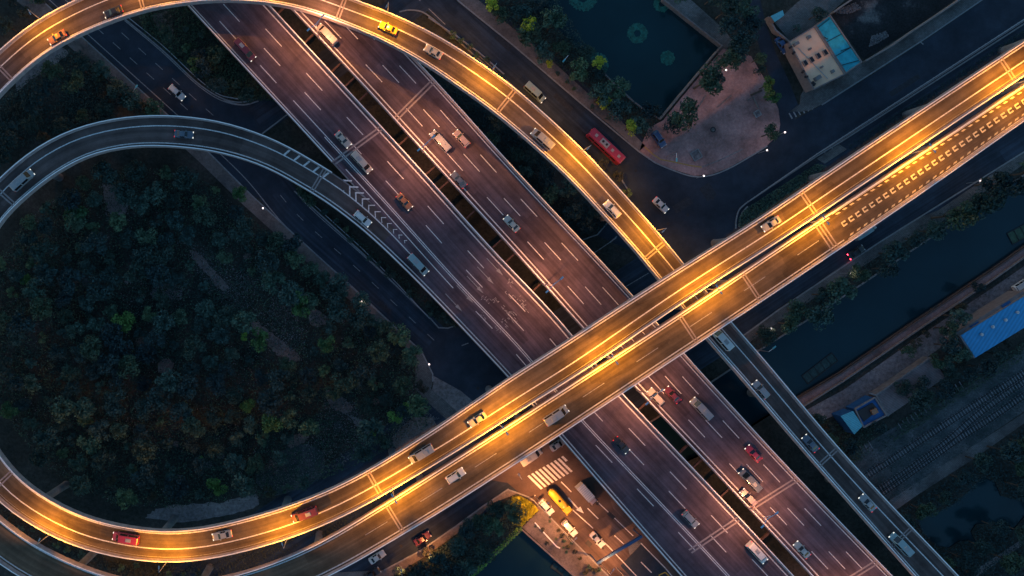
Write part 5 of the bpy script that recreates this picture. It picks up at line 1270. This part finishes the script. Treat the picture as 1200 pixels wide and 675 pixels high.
row([(565, 5), (585, -10), (640, -10), (650, 20), (690, 65), (730, 110), (762, 128), (770, 145), (757, 168), (735, 150), (700, 120), (660, 85), (620, 50)], 36, 4.6, ['dark', 'mid', 'mid', 'dark'], 'dark tree in the dense row between the eastern pavement and pond', 'dark trees on the pond bank', (.8, 1.3))
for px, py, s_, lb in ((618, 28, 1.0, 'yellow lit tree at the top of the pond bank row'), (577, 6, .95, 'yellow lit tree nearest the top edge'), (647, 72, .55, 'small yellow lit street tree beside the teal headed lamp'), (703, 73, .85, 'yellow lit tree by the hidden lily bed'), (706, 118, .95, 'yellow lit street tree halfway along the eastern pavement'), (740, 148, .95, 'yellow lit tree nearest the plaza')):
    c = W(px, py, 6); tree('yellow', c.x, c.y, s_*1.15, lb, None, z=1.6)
for px, py, s_, key, lb in ((824, 97, 1.5, 'dark', 'large dark plaza tree nearest the stone pond corner'), (798, 135, 1.45, 'dark', 'large dark plaza tree in the middle of the row'), (790, 147, 1.0, 'dark', 'dark plaza tree at the lower end of the row'), (842, 85, 1.0, 'dark', 'dark plaza tree with a white lamp beside it'), (850, 73, 1.1, 'dark', 'dark tree at the top of the plaza row'), (868, 66, 1.0, 'dark', 'dark tree at the upper right plaza corner'), (905.5, 155, .85, 'dark', 'single dark round tree at the right plaza corner'), (864, 52, 1.1, 'dark', 'dark tree on the path above the plaza')):
    c = W(px, py, 5.5); tree(key, c.x, c.y, s_, lb, None)
row([(885, 60), (893, 50), (905, 90), (915, 120), (906, 118), (896, 90)], 8, 2.6, ['mid', 'green', 'dark'], 'tree in the row between the plaza and the side street', 'trees beside the side street', (.5, .8), 4)
row([(790, -10), (835, -10), (880, 10), (890, 50), (866, 50), (845, 20), (812, -2)], 13, 4.0, ['dark', 'dark', 'mid'], 'dark tree above the plaza between the pond wall and side street', 'dark trees above the plaza')
row([(935, 30), (950, 20), (975, 5), (968, 14), (950, 28)], 5, 3.0, ['small', 'dark'], 'small dark tree behind the beige building', 'small trees behind the beige building', (.6, .9))
row([(880, 400), (900, 385), (918, 372), (960, 345), (985, 330), (1010, 312), (1035, 298), (1070, 272), (1110, 246), (1150, 220), (1200, 190), (1210, 202), (1150, 240), (1100, 270), (1060, 295), (1035, 318), (1010, 330), (970, 358), (930, 388), (900, 402)], 38, 3.8, ['mid', 'dark', 'dark', 'mid'], 'tree in the row along the northern canal bank', 'trees along the northern canal bank', (.95, 1.5))
row([(462, 676), (490, 662), (508, 655), (540, 625), (565, 602), (590, 586), (600, 592), (604, 612), (575, 640), (545, 668), (530, 690), (460, 700)], 30, 3.7, ['dark', 'dark', 'mid'], 'dark tree between the lower pavement and the basin at bottom', 'dark trees beside the basin', (.8, 1.25))
c = W(501, 647, 3); tree('brown', c.x, c.y, .8, 'small orange lit tree under the lamp on the lower pavement', None)
row([(1050, 440), (1064, 420), (1094, 395), (1110, 388), (1128, 368), (1150, 352), (1168, 336), (1160, 330), (1130, 352), (1080, 390)], 11, 3.6, ['dark', 'brown', 'mid'], 'tree on the dirt strip beside the brick walkway', 'trees on the dirt strip', (.6, 1.0))
row([(1108, 440), (1140, 422), (1145, 425), (1200, 392), (1200, 400), (1140, 440), (1115, 455)], 11, 3.2, ['dark', 'brown'], 'dark tree behind the blue roofed shed', 'dark trees behind the blue roofed shed', (.7, 1.0))
row([(1090, 415), (1120, 398), (1138, 420), (1118, 440), (1098, 425)], 7, 3.2, ['dark', 'dark', 'mid'], 'dark tree between the two sheds', 'dark trees between the sheds', (.7, 1.0))
row([(950, 490), (985, 495), (1000, 515), (1040, 500), (1045, 490), (1010, 512), (1000, 540), (985, 540)], 15, 3.2, ['dark', 'brown', 'dark'], 'dark tree between the unlit ramp and the small teal shed', 'dark trees beside the unlit ramp', (.6, 1.0))
row([(1060, 455), (1095, 440), (1108, 455), (1075, 475)], 6, 3.4, ['dark'], 'dark tree overhanging the grey shed roof', 'dark trees overhanging the grey shed', (.8, 1.1))
row([(1050, 612), (1090, 585), (1140, 545), (1200, 510), (1260, 470), (1260, 590), (1180, 570), (1150, 548), (1110, 585)], 16, 5.2, ['dark'], 'near black tree on the bank below the grey railway path', 'near black trees below the railway path')
row([(1100, 650), (1130, 640), (1150, 618), (1200, 615), (1260, 600), (1260, 640), (1150, 680), (1110, 690)], 12, 5.2, ['dark'], 'near black tree in the bottom right corner beyond the pond', 'near black trees in the bottom right corner')
row([(130, 672), (180, 678), (250, 668), (320, 655), (400, 618), (450, 590), (440, 600), (380, 628), (320, 655), (230, 672)], 16, 2.6, ['brown', 'small', 'brown'], 'orange lit shrub in the gap between the lit carriageways', 'shrubs in the lit gap', (.5, .9), 1.5, 'shrub', 'shrub', 4)
row([(0, 596), (30, 625), (70, 652), (128, 672), (200, 678), (200, 668), (120, 655), (60, 630), (0, 590)], 14, 2.6, ['brown', 'small'], 'dim shrub between the two bends at bottom left', 'shrubs between the two bends', (.5, .9), 1.5, 'shrub', 'shrub', 4)
for i, (px, py) in enumerate(((654, 86), (665, 96), (672, 104), (694, 125), (713, 138))):
    c = W(px, py, 1.5); tree('small', c.x, c.y, .55, 'small round tree in a square pit on the eastern pavement', 'pit trees on the eastern pavement')
row([(322, 268), (352, 288), (410, 340), (492, 412), (486, 424), (396, 346), (340, 300), (312, 278)], 18, 3.3, ['mid', 'dark', 'mid'], 'tree overhanging the pavement of the dark service road', 'trees overhanging the service road pavement', (.85, 1.2))
row([(112, 72), (132, 88), (150, 104), (182, 130), (168, 134), (128, 104), (104, 84)], 6, 3.4, ['dark', 'mid'], 'tree overhanging the pavement above the grey ramp', 'trees overhanging the upper pavement', (.8, 1.1))
# ------------------------------------------------------------------ hedges, cover
STRIPS = [pxy(p, 1) for p in ([(222, 290), (234, 294), (256, 316), (276, 340), (262, 344), (240, 322), (226, 306)], [(285, 362), (304, 374), (322, 388), (342, 404), (358, 424), (345, 430), (322, 416), (305, 400), (292, 384)], [(378, 452), (400, 462), (418, 478), (440, 505), (430, 512), (392, 484), (382, 470)], [(333, 514), (352, 506), (366, 512), (352, 522), (336, 526)], [(122, 214), (142, 220), (150, 240), (140, 256), (128, 248)], [(184, 424), (198, 419), (206, 428), (196, 440), (185, 437)], [(470, 498), (488, 486), (510, 492), (514, 504), (492, 520), (466, 530), (458, 515)], [(180, 604), (225, 589), (262, 587), (300, 579), (302, 594), (215, 612)])]
def cover(poly, n, size, mat, zmax=.8, clump=5.0, hole=.35, zc=0.3, flat=.5, rs=np.random.default_rng(5)):
    p = np.array(pxy(poly, zc)); x0, y0 = p.min(0); x1, y1 = p.max(0); out_ = []
    pts = np.stack([rs.uniform(x0, x1, n*3), rs.uniform(y0, y1, n*3)], 1)
    ins = np.zeros(len(pts), bool); j = len(p)-1
    for i in range(len(p)):
        xi, yi = p[i]; xj, yj = p[j]; c_ = ((yi > pts[:, 1]) != (yj > pts[:, 1])) & (pts[:, 0] < (xj-xi)*(pts[:, 1]-yi)/(yj-yi+1e-9)+xi); ins ^= c_; j = i
    pts = pts[ins][:n]; ph = rs.uniform(0, 6, 8)
    f = sum(np.sin(pts[:, 0]/clump*(1+.37*k)+ph[k]+.9*np.sin(pts[:, 1]/clump*(.8+.3*k)+ph[k+4])) for k in range(4))/4 + rs.normal(0, .25, len(pts))
    pts = pts[f > -1+2*hole*.8]
    if poly is FOREST: pts = pts[[not any(inpoly(a_, b_, st_) for st_ in STRIPS) or rs.random() < .35 for a_, b_ in pts]]
    pts = pts[[not inpoly(a_, b_, waters[3]) for a_, b_ in pts]] if p[:, 0].max() > 120 and p[:, 1].min() < -50 and len(pts) else pts; m = len(pts)
    c = np.stack([pts[:, 0], pts[:, 1], .1+rs.uniform(0, zmax, m)], 1); nr = rs.normal(size=(m, 3))*flat + np.array([0, 0, 1]); nr /= np.linalg.norm(nr, axis=1)[:, None]
    a = np.cross(nr, rs.normal(size=(m, 3))); a /= np.linalg.norm(a, axis=1)[:, None]; b = np.cross(nr, a); s = size*rs.uniform(.5, 1.4, m)[:, None]
    return np.stack([c-a*s, c-b*s*.6, c+a*s, c+b*s*.6], 1).reshape(-1, 3)
def _unused(): pass
def stuff(name, poly, n, size, mat, **kw):
    o = bpy.data.objects.new(name, quads_mesh(name, cover(poly, n, size, M[mat], **kw), M[mat])); COL.objects.link(o); return o
LB = [('undergrowth', FOREST, 60000, .24, 'leaf_dark', dict(zmax=1.9, hole=.40, clump=2.2)), ('undergrowth', FOREST, 22000, .22, 'leaf_mid', dict(zmax=2.2, hole=.55, clump=2.0)), ('dry_scrub', FOREST, 9000, .16, 'pebble', dict(zmax=.7, hole=.62, clump=9)),
      ('undergrowth', [(-20, 190), (0, 120), (75, 60), (95, 60), (190, 135), (100, 145)], 9000, .24, 'leaf_dark', dict(zmax=1.4)), ('undergrowth', [(160, 10), (225, 5), (330, 120), (270, 115), (240, 96), (170, 40)], 7000, .24, 'leaf_dark', dict(zmax=1.2)),
      ('undergrowth', [(160, 10), (225, 5), (330, 120), (270, 115), (240, 96), (170, 40)], 2500, .2, 'leaf_brown', dict(zmax=1.2, hole=.5)),
      ('undergrowth', [(342, 220), (420, 280), (560, 400), (535, 384), (506, 372), (425, 292)], 7000, .22, 'leaf_dark', dict(zmax=1.4, hole=.1)), ('undergrowth', [(500, 85), (590, 140), (715, 262), (684, 280), (600, 200)], 9000, .24, 'leaf_dark', dict(zmax=1.3)),
      ('undergrowth', [(100, 660), (200, 690), (330, 668), (460, 592), (447, 580), (370, 622), (300, 645), (200, 660)], 6000, .22, 'leaf_brown', dict(zmax=1.2, hole=.45)), ('undergrowth', [(-5, 590), (-5, 605), (60, 650), (130, 678), (160, 665), (60, 625)], 2500, .22, 'leaf_brown', dict(zmax=1.2, hole=.4)),
      ('undergrowth', [(560, 0), (640, -20), (720, 105), (770, 140), (758, 165), (700, 115)], 7000, .24, 'leaf_dark', dict(zmax=1.2)), ('undergrowth', [(870, 400), (1200, 185), (1200, 205), (1017, 328), (887, 412)], 7000, .22, 'leaf_dark', dict(zmax=1.2)),
      ('undergrowth', [(460, 690), (530, 628), (600, 582), (611, 618), (545, 680)], 8000, .22, 'leaf_dark', dict(zmax=1.4, hole=.1)), ('undergrowth', [(945, 478), (985, 450), (1080, 385), (1180, 320), (1185, 325), (1060, 410), (960, 475)], 1500, .2, 'leaf_brown', dict(zmax=.8, hole=.5)),
      ('undergrowth', [(950, 490), (1040, 500), (1120, 455), (1200, 400), (1200, 420), (1120, 470), (1020, 535), (990, 545)], 8000, .22, 'leaf_dark', dict(zmax=.9, hole=.35)), ('undergrowth', [(990, 540), (1045, 590), (1200, 480), (1200, 415), (1110, 470)], 3500, .16, 'leaf_dark', dict(zmax=.3, hole=.5)),
      ('undergrowth', [(1045, 605), (1200, 500), (1260, 460), (1260, 690), (1110, 690)], 14000, .26, 'leaf_dark', dict(zmax=1.2, hole=.2))]
wp = waters[3]
BARE_PX = [[(205, 280), (240, 288), (300, 330), (345, 345), (372, 368), (360, 425), (340, 420), (290, 375), (245, 345)], [(335, 535), (365, 515), (380, 460), (415, 470), (440, 510), (400, 548), (330, 572), (290, 580), (290, 560)], [(118, 210), (150, 214), (152, 258), (125, 260)], [(180, 330), (215, 335), (212, 352), (178, 348)], [(465, 495), (490, 480), (515, 490), (480, 525), (450, 525)]]
for i, bp in enumerate(BARE_PX): LB.append(('dry_scrub', bp, int(2600 if i < 2 else 900), .17, 'pebble', dict(zmax=.5, hole=.42, clump=3.5)))
LB += [('rubble', [(1018, 55), (1022, 42), (1038, 36), (1042, 42), (1030, 50)], 900, .16, 'pebble', dict(zmax=.2, hole=.2, clump=3)), ('rubble', [(978, 16), (985, 10), (1003, 2), (1010, 10), (995, 16)], 700, .16, 'pebble', dict(zmax=.2, hole=.2, clump=3))]
for nm, poly, n, sz, mt_, kw in LB: tag(stuff(nm, poly, n, sz, mt_, **kw), kind='stuff')
for poly, n, mt_, lb in (([(864, 262), (868, 250), (876, 243), (957, 191), (968, 196), (936, 220), (900, 245), (866, 268)], 5200, 'leaf_mid', 'dark clipped hedge in the strip tip beside the overpass'), ([(992, 170), (1100, 100), (1200, 33), (1260, -5), (1260, 20), (1200, 52), (1100, 120), (1010, 178), (998, 178)], 11000, 'leaf_dark', 'long dark hedge between the arterial road and the upper overpass edge'),
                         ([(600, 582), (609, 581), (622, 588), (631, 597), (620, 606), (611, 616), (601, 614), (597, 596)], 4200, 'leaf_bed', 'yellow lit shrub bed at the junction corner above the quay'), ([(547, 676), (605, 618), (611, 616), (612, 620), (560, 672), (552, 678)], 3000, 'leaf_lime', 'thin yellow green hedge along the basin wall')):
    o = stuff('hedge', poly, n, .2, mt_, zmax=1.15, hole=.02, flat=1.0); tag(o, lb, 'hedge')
for i, (px, py, s_) in enumerate(((636, 621, .35), (645, 612, .3), (641, 637, .35), (628, 618, .25), (659, 628, .4), (661, 634, .42), (666, 641, .35), (664, 647, .4), (674, 647, .38), (652, 632, .28), (668, 630, .3), (690, 664, .5), (696, 668, .5), (702, 668, .5), (686, 670, .5), (645, 607, .25), (655, 622, .3), (670, 637, .35), (680, 655, .3), (661, 642, .3))):
    c = W(px, py, .8); tree('small' if i % 2 else 'brown', c.x, c.y, s_, 'small dark bush on the paved quay beside the junction road', 'small bushes on the paved quay', 'bush', 'bush', z=-.4)

# ------------------------------------------------------------------ name trees by the landmark they stand next to
from collections import defaultdict
cnt = defaultdict(int)
for o in list(COL.objects):
    if o.parent is None and o.get('category') in ('tree', 'shrub'): cnt[o['label']] += 1
pool = [o for o in COL.objects if o.parent is None and o.get('category') in ('tree', 'shrub') and cnt[o['label']] > 1]
for px, py, ph in ((128, 236, 'the bare patch under the grey ramp arch'), (245, 300, 'the upper end of the narrow bare strip'), (320, 395, 'the middle of the wider bare strip'), (195, 432, 'the small round bare patch in the wood'), (12, 481, 'the bright green tree at the left edge'),
                   (90, 250, 'the green tree beneath the left ramp bend'), (352, 357, 'the large rounded green tree'), (395, 468, 'the pinkish bare patch at the right of the wood'), (345, 516, 'the short reddish bare patch'), (463, 488, 'the lime green lit tree'), (437, 511, 'the tiny lime sapling'),
                   (230, 592, 'the pale track above the lit loop'), (308, 244, 'the upper white globe lamp of the service road'), (424, 353, 'the middle white globe lamp of the service road'), (503, 427, 'the white globe lamp on the pavement corner'), (35, 327, 'the green tree below the ramp bend'),
                   (25, 548, 'the pier of the lit loop at lower left'), (165, 617, 'the lowest bend of the lit loop'), (618, 28, 'the yellow lit tree at the top of the pond bank'), (703, 73, 'the yellow lit tree by the lily bed'), (739, 147, 'the yellow lit tree by the plaza'), (659, 73, 'the teal headed lamp by the pond trees'), (757, 131, 'the lower corner of the pond wall'),
                   (997, 320, 'the white lamp below the red tail lights'), (904, 385, 'the white lamp beside the unlit ramp'), (1149, 212, 'the faint white lamp at right on the canal'), (887, 410, 'the cyan topped canal post'), (163, 115, 'the teal headed lamp at top left'), (90, 60, 'the pier of the orange ramp at top left'), (1000, 509, 'the pale teal shed roof'), (1160, 570, 'the upper tip of the lower right pond'), (1090, 600, 'the left tip of the lower right pond')):
    c = W(px, py, 4)
    if not pool: break
    o = min(pool, key=lambda q: (q.location.x-c.x)**2 + (q.location.y-c.y)**2)
    if (o.location.x-c.x)**2 + (o.location.y-c.y)**2 < 110:
        look = o['label'].split(' in ')[0].split(' at ')[0].split(' beneath ')[0].split(' around ')[0].split(' near ')[0].split(' between ')[0].split(' outside ')[0].split(' overhanging ')[0].split(' beside ')[0].split(' on ')[0].split(' above ')[0]
        o['label'] = look + ' standing nearest ' + ph; pool.remove(o)
# ------------------------------------------------------------------ single out the extremes of every look-alike group
bpy.context.view_layer.update()
same = defaultdict(list)
for o in list(COL.objects):
    if o.parent is None and 'label' in o: same[(o['label'], o.get('group'))].append(o)
for (lb, gr), os_ in same.items():
    if len(os_) < 2 or not os_[0].get('group'): continue
    left = list(os_)
    def take(key, word):
        if len(left) < 1: return
        o = max(left, key=key); left.remove(o)
        o['label'] = word + ' ' + lb
    take(lambda o: -o.location.x, 'leftmost'); take(lambda o: o.location.x, 'rightmost')
    if len(os_) > 2: take(lambda o: o.location.y, 'topmost remaining' if False else 'uppermost')
    if len(os_) > 3: take(lambda o: -o.location.y, 'lowest')
    if len(os_) > 4: take(lambda o: o.scale.x, 'broadest')
    if len(os_) > 5: take(lambda o: -o.scale.x, 'smallest')

for px, py in ((700, 590), (806, 252), (783, 262), (745, 200), (835, 232), (560, 455), (225, 125), (470, 640), (690, 571), (930, 300)):
    c = W(px, py); tag(MB().lathe((c.x, c.y, 0), [(.42, 0), (.42, .055)], 16).build('manhole_cover', M['black']), kind='structure')
for (px, py, w_, h_) in ((690, 637, 1.6, 1.2), (706, 642, .9, .6), (716, 604, 2.2, 1.0), (800, 240, 5, 2.2), (950, 190, 7, 1.6), (1060, 100, 9, 1.4), (660, 120, 6, 1.3), (450, 360, 4, 1.2), (590, 50, 5, 1.6), (830, 225, 3, 4)):
    c = W(px, py); a = R(-42) if px < 760 else R(33)
    o = MB(); o.box((c.x, c.y, .043), (w_, h_, .012), a); tag(o.build('asphalt_patch', M['black'] if w_ < 2 else M['patch']), kind='structure')
